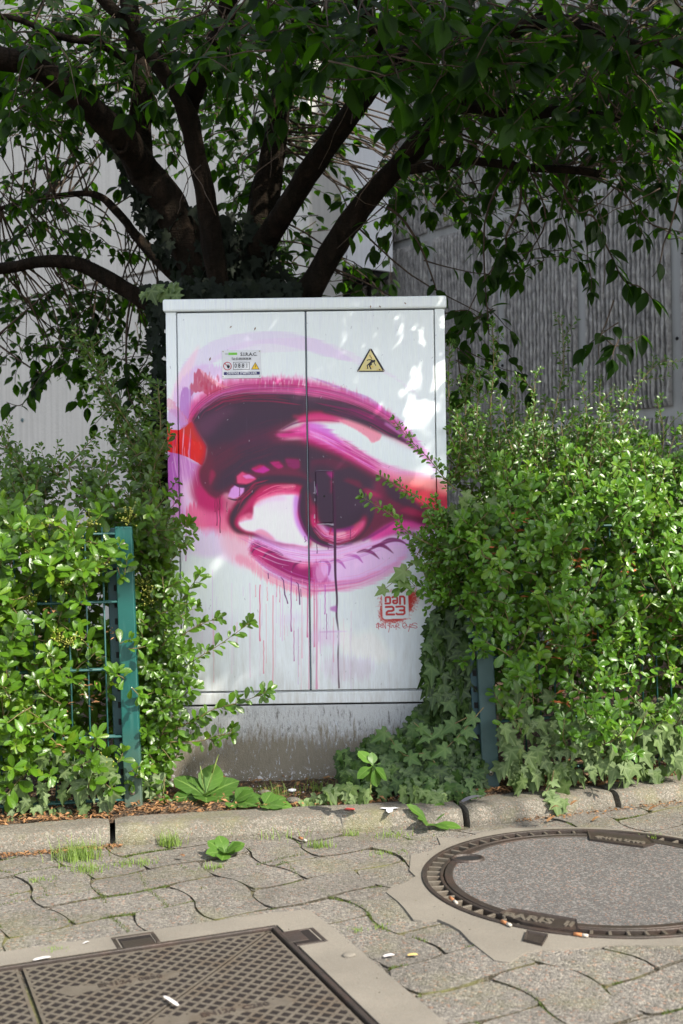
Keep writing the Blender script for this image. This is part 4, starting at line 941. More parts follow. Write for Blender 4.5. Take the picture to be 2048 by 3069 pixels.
boxo('plinth',CX_(-526),CX_(322),y0-.001,y0+D+.01,-.02,CZ_(577),m_pl,cb,.005)
boxo('plinth_joint',xl+.004,xr-.004,y0+.003,y0+.02,CZ_(577),CZ_(572.5),m_black,cb)
def A2(z,x,y): 
    qx,qy=qof(z[0]+x*z[2],z[1]+y*z[2]); return qx*KK,CAM_H-qy*KK
lx0,lz1=A2(O_,812,716); lx1,lz0=A2(O_,905,989)
lc=boxo('lock_cover',lx0,lx1,y0-.0085,y0-.0042,lz0,lz1,m_mur,cb,.0035)
lh=A2(O_,858,849); V=[];F=[]; tube_into(V,F,[(lh[0],y0-.0092,lh[1]),(lh[0],y0-.0084,lh[1])],.0035,10); mesh('key_slot',V,F,m_black,lc)
for a,b,c,d in ((806,772,812,836),(806,858,811,872),(804,940,811,962),(806,974,810,984)):
    pass
# ---- information sign ----
SG=(640,1030,180/1568)
def sgp(x,y): return A2(SG,x,y)
sx0,sz1=sgp(225,180); sx1,sz0=sgp(1252,905); ys=y0-.0068
sg=boxo('information_sign',sx0,sx1,ys,y0-.0042,sz0,sz1,m_white,cb,.0008); sg['label']='small white information plate with phone number and 0881'
def sbox(name,x0_,y0_,x1_,y1_,mat,par=sg,d=.0004,SGz=sgp,yy=None):
    a=SGz(x0_,y1_); b=SGz(x1_,y0_); Y=yy or ys; return boxo(name,a[0],b[0],Y-d,Y-.00005,a[1],b[1],mat,par)
sbox('logo_strip',400,238,625,305,m_lime); sbox('logo_strip',310,250,398,300,m_grey)
def st(body,x,y,size,mat,bold=0,sx=1,par=sg,Y=None,f=sgp):
    p=f(x,y); return text('lettering',body,size,mat,par,Vector((p[0],(Y or ys)-.0006,p[1])),(PI/2,0,0),sx,bold,.0002)
U_=180/1568*KK
st('S.I.R.A.C.',928,285,118*U_,m_ink,.00035,.98); st('Tél.:03.88.84.84.84',735,405,96*U_,m_ink,.0001,.70)
sbox('number_frame',525,482,948,690,m_ink,sg,.0003); sbox('number_panel',536,493,937,679,m_white,sg,.0006)
for ch,x in (('0',588),('8',682),('8',780),('1',880)): st(ch,x,586,165*U_,m_ink,.0002,.8,Y=ys-.0004)
for x in (636,735,830): sbox('divider',x-2,500,x+2,675,m_grey,sg,.0009)
sbox('banner',280,735,1215,826,m_navy); st("DEFENSE D'AFFICHER",748,780,84*U_,m_white,.0002,.98,Y=ys-.0003)
def tri(name,P,mat,par,d,f=sgp,Y=None,thick=.0003):
    Q=[f(a,b) for a,b in P]; yy=(Y or ys)-d; return prism(name,Q,yy-thick,yy,mat,par,axis='y')
tri('hazard_triangle',[(1097,488),(1208,678),(990,678)],m_ink,sg,.0002); tri('hazard_panel',[(1097,512),(1188,667),(1010,667)],m_yel,sg,.0006)
tri('lightning_bolt',[(1102,548),(1085,600),(1100,598),(1092,650),(1118,590),(1100,592),(1112,552)],m_ink,sg,.001)
def ringp(name,cx,cz,r0,r1,mat,par,Y,n=32):
    V=[];F=[]
    for k in range(n):
        c,s_=math.cos(2*PI*k/n),math.sin(2*PI*k/n); V+=[(cx+r0*c,Y,cz+r0*s_),(cx+r1*c,Y,cz+r1*s_)]
    for k in range(n): F.append((2*k,2*k+1,(2*k+3)%(2*n),(2*k+2)%(2*n)))
    return mesh(name,V,F,mat,par)
c_=sgp(373,592); ringp('prohibition_ring',c_[0],c_[1],90*U_,110*U_,m_redp,sg,ys-.0004)
tri('hand_symbol',[(352,600),(366,560),(372,590),(378,532),(388,585),(396,528),(404,585),(416,540),(418,590),(440,570),(425,635),(405,655),(380,650)],m_ink,sg,.0002)
tri('prohibition_bar',[(290,520),(305,505),(372,575),(360,590)],m_redp,sg,.0005)
def screw(x,z,Y,r,par,mat=m_steel):
    V=[];F=[]; tube_into(V,F,[(x,Y,z),(x,Y-.0012,z)],r,10); o=mesh('screw',V,F,mat,par); V=[];F=[]; tube_into(V,F,[(x,Y-.0011,z),(x,Y-.0015,z)],r*.45,8); mesh('screw_socket',V,F,m_black,o); return o
for a,b in ((258,215),(1208,205),(258,868),(1215,856)): p=sgp(a,b); screw(p[0],p[1],ys,.0022,cb)
# ---- warning triangle ----
TZ=(1050,1030,120/1568)
def tzp(x,y): return A2(TZ,x,y)
ws=tri('warning_sign',[(760,205),(835,205),(1350,1060),(1325,1108),(280,1108),(268,1070)],m_ink,cb,.0042,tzp,y0,.0022); ws['label']='triangular yellow electric shock warning sign'
yt=y0-.0064
tri('warning_panel',[(790,265),(1265,1065),(345,1068)],m_fyel,ws,.00005,tzp,yt)
body=[(655,690),(650,660),(680,635),(760,622),(830,628),(880,650),(910,660),(930,640),(965,645),(985,680),(978,715),(955,720),(960,760),(990,820),(1010,870),(1000,890),(975,850),(940,790),(915,740),(870,760),(845,770),(850,835),(800,865),(790,900),(830,980),(828,1010),(795,1020),(770,960),(730,890),(735,850),(695,865),(690,920),(710,970),(690,995),(640,1000),(665,970),(650,880),(645,850),(705,800),(760,745),(815,680),(790,660),(700,660),(672,690)]
tri('shock_figure',body,m_ink,ws,.0006,tzp,yt)
tri('lightning_bolt',[(752,430),(765,470),(775,442),(820,550),(835,540),(855,610),(815,580),(785,500),(762,520)],m_ink,ws,.0006,tzp,yt)
tri('maker_mark',[(1120,1010),(1180,1010),(1180,1045),(1120,1045)],m_ink,ws,.0006,tzp,yt)
for a,b in ((795,230),(325,1078),(1305,1065)): p=tzp(a,b); screw(p[0],p[1],yt,.0026,cb)
# dried petals stuck on the paint
def scrap(px_,py_,ln,ang,lab,yy=y0-.0045,mat=m_litter):
    p=W(px_,py_,yy); d=Vector((math.cos(ang),0,math.sin(ang))); n=Vector((-d.z,0,d.x)); V=[p-d*ln,p+n*ln*.35-Vector((0,.002,0)),p+d*ln,p-n*ln*.35-Vector((0,.001,0))]
    o=mesh('dried_petal',V,[(0,1,2,3)],mat); tag(o,lab,'petal','dried petals stuck to the cabinet')
for a in ((692,980,.005,.6,'curled dried petal high on the left door, left of its twin'),(765,985,.006,1.2,'thin dried petal high on the left door, nearer the middle'),(630,1076,.007,1.2,'pale dried petal left of the information plate'),
          (1111,919,.005,1.5,'upright brown petal on the cap above the right door'),(1139,919,.005,-.7,'slanting brown petal on the cap beside the upright one'),(1215,909,.005,-.8,'brown petal on the cap towards its right end')):
    scrap(a[0],a[1],a[2],a[3],a[4],y0-.0125 if a[1]<930 else y0-.0046,m_litter)
# ================= fence =================
m_greyg=flat('bleached_green_coat',S((46,72,72)),.55,var=.35,scale=22)
def fence(nm,lab,postx,pxt,pxb,side,span,f,zbase):
    r=empty(nm,(postx,f(postx),zbase)); tag(r,lab,'fence')
    return r
fl=empty('mesh_fence',(-.65,3.6,.05)); tag(fl,'green wire mesh fence panel swallowed by the hedge left of the cabinet','fence')
frt=empty('mesh_fence',(.44,3.72,.05)); tag(frt,'green wire mesh fence panel hidden in the hedge and ivy right of the cabinet','fence')
def fpost(par,f,bx,tx,zb_,zt_,lean_side,top,mb=None):
    # bx,tx: world X of the front bar centre at bottom and top
    yb=f(bx); sh=(tx-bx)/(zt_-zb_); Mx=Matrix(((1,0,sh,bx-sh*zb_),(0,1,0,yb),(0,0,1,0),(0,0,0,1)))
    bar=bmesh.new(); box(bar,-.0255,.0255,-.026,-.018,zb_,zt_,.003,2,Mx); box(bar,-.0255,-.0195,-.0185,-.004,zb_+.001,zt_-.001,0,1,Mx); box(bar,.0195,.0255,-.0185,-.004,zb_+.001,zt_-.001,0,1,Mx)
    b=bobj('clamp_bar',bar,mb or m_green,par)
    s_=-1 if lean_side<0 else 1
    p=bmesh.new(); xx0,xx1=(-.058,.012) if s_<0 else (-.045,.028); box(p,xx0,xx1,.008,.058,-.05,zt_-.004,.003,2,Mx); bobj('post',p,m_greend,par)
    sl=bmesh.new(); z=zb_+.10
    xs=(-.040,-.026) if s_<0 else (-.038,-.026)
    while z<zt_-.08: box(sl,xs[0],xs[1],.0062,.0078,z,z+.018,0,1,Mx); z+=.05
    bobj('slots',sl,m_black,par)['kind']='stuff'
    for z in (zb_+.055,zt_-.055):
        V=[];F=[]; c=Mx@Vector((.0,-.026,z)); tube_into(V,F,[c,c+Vector((0,-.003,0)),c+Vector((0,-.0055,0))],[.0085,.008,.0055],14); bo=mesh('bolt',V,F,m_steel,par,True)
        V=[];F=[]; c=c+Vector((0,-.0052,0)); tube_into(V,F,[c,c+Vector((0,-.0009,0))],.003,6); mesh('socket',V,F,m_black,bo)
    return Mx
q=W(400,2430,3.56); t_=W(369,1578,3.56)
fpost(fl,yl,q.x,t_.x,q.z,t_.z,-1,True)
q2=W(1473,2368,3.71); t2=W(1436,1600,3.71)
fpost(frt,yr,q2.x,t2.x,q2.z,t2.z,1,False,m_greyg)
def wires(par,f,x0,x1,zs,post_x,sgn):
    for z in zs:
        V=[];F=[]; P=[Vector((x,f(x)+.0045*sgn_,z)) for x in np.linspace(x0,x1,6)] if False else None
        for off in (-.009,.009):
            tube_into(V,F,[Vector((x,f(x)+off-.004,z)) for x in np.linspace(x0,x1,8)],.004,6)
        mesh('horizontal_wire',V,F,m_wire,par,True)
    n=int(abs(x1-x0)/.05)
    for i in range(n):
        x=x0+.02+.05*i if sgn>0 else x1-.045-.05*i
        V=[];F=[]; tube_into(V,F,[(x+.0,f(x)-.004,zs[-1]-.025),(x-.012,f(x)-.004,zs[0]+.02)],.003,5); mesh('vertical_wire',V,F,m_wire,par,True)
wires(fl,yl,-1.45,-.655,[.865,.663,.463,.263,.075],-.65,-1)
wires(frt,yr,.45,1.6,[.865,.663,.463,.263,.105],.45,1)
# ================= foliage =================
def lobed(rows,fold=.25,droop=.12,nx=1,wav=0.0,ph=0.0):
    V=[];F=[];L=[]; n=len(rows)
    for i,(t,w_) in enumerate(rows):
        z=-droop*t*t
        if w_<1e-4: V.append((0,t,z)); L.append((0,t,0)); continue
        for k in range(-nx,nx+1):
            u=k/nx; zz=z+abs(u)*w_*fold+wav*w_*math.sin(t*14+ph+(1.5 if u>0 else 0))*abs(u); V.append((u*w_,t,zz)); L.append((u,t,0))
    idx=[];c=0
    for t,w_ in rows:
        m=1 if w_<1e-4 else 2*nx+1; idx.append(list(range(c,c+m))); c+=m
    for a,b in zip(idx[:-1],idx[1:]):
        if len(a)==1 and len(b)>1:
            for k in range(len(b)-1): F.append((a[0],b[k+1],b[k]))
        elif len(b)==1 and len(a)>1:
            for k in range(len(a)-1): F.append((a[k],a[k+1],b[0]))
        else:
            for k in range(len(a)-1): F.append((a[k],a[k+1],b[k+1],b[k]))
    return np.array(V,float),F,np.array(L,float)
def ivyshape(seed,el=1.0):
    rs=random.Random(seed); j=lambda: rs.uniform(-.03,.03)
    half=[(.06,-.10),(.26,-.14),(.44,-.02+j()),(.30,.16),(.50+j(),.42+j()),(.22,.46),(.10,.78)]
    pts=[(0,0)]+[(x,y*el) for x,y in half]+[(0,1.0*el)]+[(-x+j()*.5,y*el) for x,y in half[::-1]]
    V=[(0,.14,0.02)]+[(x,y,.10*abs(x)-.18*max(y,0)**2*.8+(.05*abs(x) if y<0 else 0)) for x,y in pts]
    vein={0:1.0,3:1,5:1,8:1,11:1,13:1}
    L=[(0,0,1.0)]+[(1,.3,0.0) for _ in pts]
    for k in (3,5,8,11,13): L[1+k]=(1,.3,.9)
    F=[(0,1+k,1+(k+1)%len(pts)) for k in range(len(pts))]
    return np.array(V,float),[f[::-1] for f in F],np.array(L,float)
SH={}
SH['pyr']=lobed([(0,0),(.12,.05),(.38,.15),(.66,.205),(.86,.165),(1,0)],.35,.16)
SH['pyr_lo']=lobed([(0,0),(.4,.16),(.78,.20),(1,0)],.35,.16)
SH['tree']=lobed([(0,0),(.10,.13),(.32,.245),(.55,.24),(.75,.15),(.88,.055),(1,0)],.22,.22)
SH['tree_lo']=lobed([(0,0),(.3,.24),(.62,.21),(1,0)],.22,.22)
SH['ivy']=ivyshape(1); SH['ivy2']=ivyshape(2,1.25)
SH['plant']=lobed([(0,.035),(.16,.04),(.24,.16),(.40,.31),(.58,.36),(.76,.30),(.9,.17),(1,0)],.10,.25,3,.10)
SH['weed']=lobed([(0,.03),(.25,.07),(.5,.17),(.75,.20),(.93,.10),(1,0)],.2,.3,2,.08)
KINDM={}
class Plant:
    def __init__(s,mat,seed=0): s.L={}; s.V=[]; s.F=[]; s.mat=mat; s.rs=random.Random(seed)
    def leaf(s,p,d,nref,size,key,tint,wscale=1.0):
        d=d.normalized(); n=nref-d*nref.dot(d)
        n=n.normalized() if n.length>1e-4 else d.orthogonal().normalized(); x=d.cross(n)
        s.L.setdefault(key,[]).append((x.x*size*wscale,x.y*size*wscale,x.z*size*wscale,d.x*size,d.y*size,d.z*size,n.x*size,n.y*size,n.z*size,p[0],p[1],p[2],tint))
    def stem(s,P,r0,r1,n=4):
        k=len(P); tube_into(s.V,s.F,P,[r0+(r1-r0)*i/max(k-1,1) for i in range(k)],n)
    def build(s,name,loc,label,cat,nobj=300,group=None,stemmat=None,leafname='leaf',stemname='stems',minpx=10,mass='foliage'):
        root=empty(name,loc); tag(root,label,cat,group)
        if s.V:
            o=mesh(stemname,s.V,s.F,stemmat or m_twig,root,True)
            if len(s.V)>2500: o['kind']='stuff'
        items=[]
        for key,Ls in s.L.items():
            for i,t in enumerate(Ls):
                c=(t[9]+t[3]*.5,t[10]+t[4]*.5,t[11]+t[5]*.5)
                if c[1]<.5: continue
                px_,py_=proj(c); 
                if -20<px_<2068 and -20<py_<3089:
                    sz=math.sqrt(t[3]**2+t[4]**2+t[5]**2)*FPX/c[1]; items.append((c[1],sz,int(px_//13),int(py_//13),key,i))
        items.sort(key=lambda a:a[0]); seen=set(); pick=[]
        for it in items:
            if (it[2],it[3]) in seen: continue
            for a in (-1,0,1):
                for b in (-1,0,1): seen.add((it[2]+a,it[3]+b))
            if it[1]>=minpx: pick.append(it)
        pick.sort(key=lambda a:-a[1]); pick=pick[:nobj]; chosen={(p[4],p[5]) for p in pick}
        vm={}
        for (_,_,_,_,key,i) in pick:
            t=s.L[key][i]; q=int(min(max(t[12],0),.999)*5)
            if (key,q) not in vm:
                V,F,L=SH[key]; me=bpy.data.meshes.new(leafname); me.from_pydata(V.tolist(),[],F); a=me.attributes.new('tint','FLOAT','POINT'); a.data.foreach_set('value',np.full(len(V),(q+.5)/5,np.float32)); b=me.attributes.new('luv','FLOAT_VECTOR','POINT'); b.data.foreach_set('vector',L.astype(np.float32).ravel())
                me.polygons.foreach_set('use_smooth',[True]*len(me.polygons)); me.materials.append(s.mat); vm[(key,q)]=me
            o=bpy.data.objects.new(leafname,vm[(key,q)]); C.objects.link(o); o.parent=root; o.matrix_parent_inverse=Matrix.Translation(-Vector(loc))
            o.matrix_basis=Matrix(((t[0],t[3],t[6],t[9]),(t[1],t[4],t[7],t[10]),(t[2],t[5],t[8],t[11]),(0,0,0,1)))
        AV=[];AF=[];AT=[];AL=[]; base=0; ls=[];
        for key,Ls in s.L.items():
            arr=np.array([t for i,t in enumerate(Ls) if (key,i) not in chosen])
            if not len(arr): continue
            V,F,L=SH[key]; n=len(arr); Mx=arr[:,:9].reshape(n,3,3)   # rows: x,d,n axes
            P=np.einsum('vk,nkj->nvj',V,Mx)+arr[:,None,9:12]
            AV.append(P.reshape(-1,3)); AT.append(np.repeat(arr[:,12],len(V))); AL.append(np.tile(L,(n,1)))
            fl_=np.concatenate([np.array(f) for f in F]); ln=np.array([len(f) for f in F]); off=(np.arange(n)*len(V)+base)
            AF.append((off[:,None]+fl_[None,:]).ravel()); ls.append(np.tile(ln,n)); base+=n*len(V)
        if AV:
            me=bpy.data.meshes.new(mass); V=np.concatenate(AV).astype(np.float32); Fl=np.concatenate(AF).astype(np.int32); Ln=np.concatenate(ls).astype(np.int32)
            me.vertices.add(len(V)); me.vertices.foreach_set('co',V.ravel()); me.loops.add(len(Fl)); me.loops.foreach_set('vertex_index',Fl)
            me.polygons.add(len(Ln)); st_=np.concatenate([[0],np.cumsum(Ln)[:-1]]).astype(np.int32); me.polygons.foreach_set('loop_start',st_); me.polygons.foreach_set('use_smooth',[True]*len(Ln)); me.update(calc_edges=True)
            a=me.attributes.new('tint','FLOAT','POINT'); a.data.foreach_set('value',np.concatenate(AT).astype(np.float32)); b=me.attributes.new('luv','FLOAT_VECTOR','POINT'); b.data.foreach_set('vector',np.concatenate(AL).astype(np.float32).ravel())
            o=link(mass,me,s.mat,root); o['kind']='stuff'
        return root
def rv(rs,a=1.0): return Vector((rs.uniform(-a,a),rs.uniform(-a,a),rs.uniform(-a,a)))
LIGHT=Vector((.3,-.85,.62))
def leafy(pl,P,size,spacing,tint,key='pyr',r0=.002,r1=.0008,ang=(45,75),tip=5,nref=LIGHT,start=.0,sz_end=.7,jt=.35,both=True,stem=True,tipsz=.8):
    rs=pl.rs; 
    if stem: pl.stem(P,r0,r1,4)
    tot=sum((P[i+1]-P[i]).length for i in range(len(P)-1)); s_=start*tot; acc=0; k=rs.random()*6; i=0
    while s_<tot:
        while i<len(P)-2 and acc+(P[i+1]-P[i]).length<s_: acc+=(P[i+1]-P[i]).length; i+=1
        seg=P[i+1]-P[i]; t=(s_-acc)/max(seg.length,1e-6); p=P[i]+seg*min(t,1); T=seg.normalized()
        az=k*2.4; o=T.orthogonal().normalized(); o=Matrix.Rotation(az,3,T)@o
        an=R(rs.uniform(*ang)); d=T*math.cos(an)+o*math.sin(an)
        f=1-(1-sz_end)*(s_/tot)
        d.y*=.6; pl.leaf(p+d*.003,d,nref+rv(rs,jt),size*f*rs.uniform(.45,1.22),key,min(max(tint+rs.uniform(-.3,.3)+.25*(s_/tot),0),1),rs.uniform(.95,1.35))
        k+=1; s_+=spacing*rs.uniform(.6,1.3)
    T=(P[-1]-P[-2]).normalized()
    for j in range(tip):
        o=Matrix.Rotation(2*PI*j/max(tip,1)+rs.random(),3,T)@T.orthogonal().normalized(); an=R(rs.uniform(30,70)); d=T*math.cos(an)+o*math.sin(an)
        pl.leaf(P[-1],d,nref+rv(rs,jt),size*tipsz*rs.uniform(.6,1.1),key,min(tint+rs.uniform(.0,.4),1),rs.uniform(.85,1.15))
def curve_from(rs,p,d,L,bend,n=5,grav=0.0):
    P=[Vector(p)]; d=d.normalized()
    for i in range(n):
        d=(d+rv(rs,bend)+Vector((0,0,grav))).normalized(); P.append(P[-1]+d*(L/n))
    return P
# ---------- left and right hedges ----------
def hedge(seed,mat,zone,ntw,size,holes,outd,label,name,loc,key='pyr'):
    pl=Plant(mat,seed); rs=pl.rs; made=0; tries=0
    while made<ntw and tries<ntw*20:
        tries+=1; r=zone(rs)
        if r is None: continue
        p,depth,szf=r
        px_,py_=proj(p); bad=False
        for (cx,cy,rx,ry) in holes:
            if ((px_-cx)/rx)**2+((py_-cy)/ry)**2<1 and depth<.30: bad=True; break
        if bad: continue
        if 325<px_<440 and 1545<py_<2450 and p.y<3.70: continue
        d=outd+rv(rs,.75); L=rs.uniform(.05,.15)
        P=curve_from(rs,p,d,L,.22,4,.06)
        leafy(pl,P,size*szf*rs.uniform(.8,1.15),size*.30,rs.uniform(.3,1.0) if depth<.12 else (rs.uniform(.1,.7) if depth<.25 else rs.uniform(0,.2)),key if depth<.16 else 'pyr_lo',.0022,.0009,(35,75),5,LIGHT,0,.75)  # deeper leaves get a darker tint, painting the shade inside the hedge
        made+=1
    return pl
def zl(rs):
    x=rs.uniform(-1.75,-.60); dep=rs.random()**1.4*.62; z=rs.uniform(.10,.93+.05*math.sin(x*9)+.03*math.sin(x*23))
    if x>-.72 and dep<.16: dep+=.16
    yf=yl(x)-.075+.03*math.sin(x*13+z*9)+.03*math.sin(z*17-x*5)+max(0,(z-.80))*.5
    if z<.16 and rs.random()<.6: return None
    return Vector((x,yf+dep,z)),dep,1.0
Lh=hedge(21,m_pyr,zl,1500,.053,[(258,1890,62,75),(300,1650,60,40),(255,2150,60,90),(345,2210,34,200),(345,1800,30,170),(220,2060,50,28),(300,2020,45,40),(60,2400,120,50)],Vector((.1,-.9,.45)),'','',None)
def shoot(pl,pxs,y,size,sp,tint,side=.5,sl=.06,r=.003,key='pyr',jy=.0,tip=5,yend=None):
    ys=[y+( (yend or y)-y)*i/max(len(pxs)-1,1) for i in range(len(pxs))]
    P=smooth_path([W(a,b,yy) for (a,b),yy in zip(pxs,ys)],4); rs=pl.rs
    leafy(pl,P,size,sp,tint,key,r,.0010,(40,78),tip)
    n=len(P)
    for i in range(1,n-1):
        if rs.random()<side:
            T=(P[i+1]-P[i]).normalized(); o=Matrix.Rotation(rs.random()*2*PI,3,T)@T.orthogonal().normalized()
            f=1-.6*i/n; Q=curve_from(rs,P[i],T*.6+o*.8,sl*f*rs.uniform(.5,1.6),.2,3,.05); leafy(pl,Q,size*.85,sp*.9,tint,key,.0014,.0007,(40,75),3)
# shoots behind the left hedge, their shade put into a low leaf tint
for pxs,y in (([(446,1480),(400,1340),(357,1264),(303,1139),(271,1021)],4.0),([(430,1460),(380,1290),(339,1210),(280,1090),(221,986)],4.02),([(480,1440),(440,1350),(400,1290),(330,1180),(300,1080)],3.98),
              ([(118,1480),(160,1430),(214,1385),(286,1307)],3.95),([(475,1430),(482,1282),(478,1200),(474,1150)],3.93),([(470,1500),(500,1400),(470,1300),(490,1230)],4.05),([(0,1540),(50,1480),(60,1400),(10,1330)],3.95),([(20,1560),(70,1440),(30,1360),(0,1300)],4.0),
              ([(100,1520),(140,1480),(90,1400),(110,1370)],3.9),([(460,1560),(430,1460),(420,1400),(450,1330)],3.95),([(230,1480),(250,1440),(270,1425)],3.85),([(400,1500),(440,1420),(420,1330),(380,1290)],4.05)):
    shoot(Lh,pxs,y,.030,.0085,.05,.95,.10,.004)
for i in range(90):   # foliage between hedge top and cabinet, tint lowered to paint it shaded
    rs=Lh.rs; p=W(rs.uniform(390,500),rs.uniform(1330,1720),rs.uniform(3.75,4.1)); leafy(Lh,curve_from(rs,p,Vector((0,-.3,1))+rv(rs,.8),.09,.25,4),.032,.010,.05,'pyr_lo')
for i in range(60):  # hedge-top filler, kept low in tint to stand for shade
    rs=Lh.rs; p=W(rs.uniform(-60,330),rs.uniform(1450,1560)+0,rs.uniform(3.75,4.0)); 
    if p.x<-.55: leafy(Lh,curve_from(rs,p,Vector((0,-.3,1))+rv(rs,.7),.10,.25,4),.034,.011,.15,'pyr_lo')
# right-hand side of the left post and the shoots that cross the cabinet
for i in range(260):
    rs=Lh.rs; px_=rs.uniform(440,530); py_=rs.uniform(1560,2330); 
    if px_>500-(py_-1560)*.0 and rs.random()<.6: px_-=40
    if px_>420+ (60 if 1950<py_<2250 else 25) and py_<2330 and rs.random()<.5: continue
    p=W(px_,py_,rs.uniform(3.62,3.82)); leafy(Lh,curve_from(rs,p,Vector((.35,-.6,.4))+rv(rs,.8),rs.uniform(.04,.11),.25,4),.037,.011,rs.uniform(.1,.6),'pyr')
for pxs,y0_,y1_ in (([(430,1640),(480,1599),(530,1585),(566,1576)],3.72,3.70),([(440,1960),(500,1852),(545,1800),(575,1755),(599,1723)],3.72,3.66),([(430,2080),(500,2030),(537,2010),(595,1971),(669,1925),(747,1868)],3.70,3.62),
                    ([(440,1990),(514,1937),(560,1895),(610,1868),(652,1854)],3.72,3.68),([(430,2230),(514,2190),(580,2160),(641,2126),(727,2103),(801,2072)],3.68,3.58),([(420,2240),(508,2224),(595,2222),(652,2205),(692,2201)],3.68,3.62),
                    ([(430,1760),(470,1740),(500,1700),(520,1660)],3.75,3.74),([(425,2130),(480,2110),(540,2090),(580,2060)],3.7,3.66),([(420,2020),(480,1960),(520,1960),(560,1940)],3.72,3.68)):
    shoot(Lh,pxs,y0_,.046,.0105,.45,.35,.04,.0026,'pyr',0,6,y1_)
# sprigs lying across the left post
for px_,py_ in ((352,1700),(372,1725),(360,1930),(385,1945),(372,2035),(395,2060),(350,2290),(385,2315),(402,2330),(340,1640)):
    rs=Lh.rs; leafy(Lh,curve_from(rs,W(px_,py_,3.53),Vector((rs.uniform(-.2,.9),-.1,rs.uniform(-.2,.6))),rs.uniform(.03,.07),.25,4),.040,.011,.6,'pyr')
# berry clusters
def berries(seed,spots,label,parent):
    rs=random.Random(seed); V=[];F=[]
    ico=[]; t=(1+5**.5)/2
    iv=[(-1,t,0),(1,t,0),(-1,-t,0),(1,-t,0),(0,-1,t),(0,1,t),(0,-1,-t),(0,1,-t),(t,0,-1),(t,0,1),(-t,0,-1),(-t,0,1)]
    fi=[(0,11,5),(0,5,1),(0,1,7),(0,7,10),(0,10,11),(1,5,9),(5,11,4),(11,10,2),(10,7,6),(7,1,8),(3,9,4),(3,4,2),(3,2,6),(3,6,8),(3,8,9),(4,9,5),(2,4,11),(6,2,10),(8,6,7),(9,8,1)]
    for (a,b,y) in spots:
        c=W(a,b,y); V=[];F=[]
        for k in range(34):
            p=c+Vector((rs.gauss(0,.017),rs.gauss(0,.010),rs.gauss(0,.013))); r=rs.uniform(.0020,.0031)/1.9; q=len(V)
            V+=[p+Vector(v)*r for v in iv]; F+=[(q+a_,q+b_,q+c_) for a_,b_,c_ in fi]
            if k%2: tube_into(V,F,[c+Vector((0,.02,-.02)),p],.0005,3)
        mesh('berry_cluster',V,F,m_berry,parent,True)
m_berry=flat('unripe_berry',S((140,144,58)),.45,var=.35,scale=250)
lroot=Lh.build('firethorn_hedge',(-1.0,3.8,.05),'glossy light green firethorn hedge with unripe berries growing through the fence left of the cabinet','hedge',300,None,m_twig)
berries(5,[(265,1565,3.50),(175,1590,3.50),(240,1625,3.48),(120,1660,3.47),(295,1690,3.50),(430,1740,3.66),(185,1740,3.47),(90,1800,3.46),(175,1910,3.47),(455,1790,3.68),(385,1545,3.55),(60,1570,3.5),(215,1920,3.47),(320,2290,3.5),(140,1560,3.5),(445,1770,3.66)],'',lroot)
def zr(rs):
    x=rs.uniform(.42,2.0); dep=rs.random()**1.9*.8
    top=1.08+.05*math.sin(x*7)+.04*math.sin(x*19+1); z=.16+(top-.16)*rs.random()**.85
    if z<.40 and rs.random()<.45: return None
    yf=yr(x)-.125+.035*math.sin(x*11+z*8)+.03*math.sin(z*19-x*7)+max(0,(z-.85))*.9
    if x<.50 and dep<.12 and z<.55: dep+=.14
    return Vector((x,yf+dep,z)),dep,.86 if z<1.0 else .66
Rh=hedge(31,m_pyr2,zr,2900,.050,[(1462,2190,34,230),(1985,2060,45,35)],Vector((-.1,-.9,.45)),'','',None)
for pxs,y in (([(1490,1400),(1470,1250),(1480,1100),(1476,962)],4.0),([(1605,1360),(1600,1240),(1605,1120)],3.95),([(1640,1400),(1660,1250),(1690,1090),(1682,952)],4.15),([(1755,1380),(1760,1260),(1744,1150)],3.95),([(1800,1425),(1802,1280),(1796,1148)],3.95),
              ([(1810,1330),(1880,1205),(1940,1120),(1995,1075)],4.2),([(1850,1360),(1862,1250),(1868,1177)],4.0),([(1352,1300),(1345,1160),(1348,1024)],4.05),([(1400,1380),(1395,1250),(1402,1100)],4.05),([(1975,1400),(1990,1300),(1970,1205)],4.1),
              ([(1530,1400),(1540,1260),(1550,1140)],4.1),([(1440,1400),(1430,1240),(1440,1120)],3.98),([(1560,1420),(1520,1300),(1500,1180)],4.05),([(1700,1420),(1690,1300),(1720,1230)],4.05),([(1920,1420),(1910,1300),(1880,1240)],4.1),([(1640,1400),(1620,1290),(1640,1200)],4.1),
              ([(2040,1440),(2030,1360),(2050,1290)],4.2),([(1360,1440),(1380,1340),(1370,1240)],4.0),([(1580,1420),(1570,1320),(1585,1230)],4.1),([(1500,1440),(1450,1330),(1420,1230)],4.1)):
    shoot(Rh,pxs,y,.024,.0085,.30,.95,.085,.003,'pyr')
for i in range(220):
    rs=Rh.rs; p=W(rs.uniform(1345,1900),1290+150*rs.random()**.6,rs.uniform(3.85,4.4))
    leafy(Rh,curve_from(rs,p,Vector((0,-.3,1))+rv(rs,.7),.09,.25,4),.025,.009,rs.uniform(.0,.5),'pyr_lo')
for pxs,y0_,y1_,sz in (([(1370,1470),(1335,1436),(1284,1373),(1232,1321),(1180,1258)],3.74,3.68,.020),([(1370,1560),(1312,1534),(1226,1474),(1140,1428)],3.72,3.66,.020),([(1380,1680),(1312,1643),(1226,1597),(1169,1540),(1083,1488)],3.70,3.58,.024),([(1360,1800),(1316,1775),(1260,1757),(1201,1760)],3.74,3.70,.034)):
    shoot(Rh,pxs,y0_,sz*1.25,sz*.34,.6,.55,.035,.0022,'pyr',0,6,y1_)
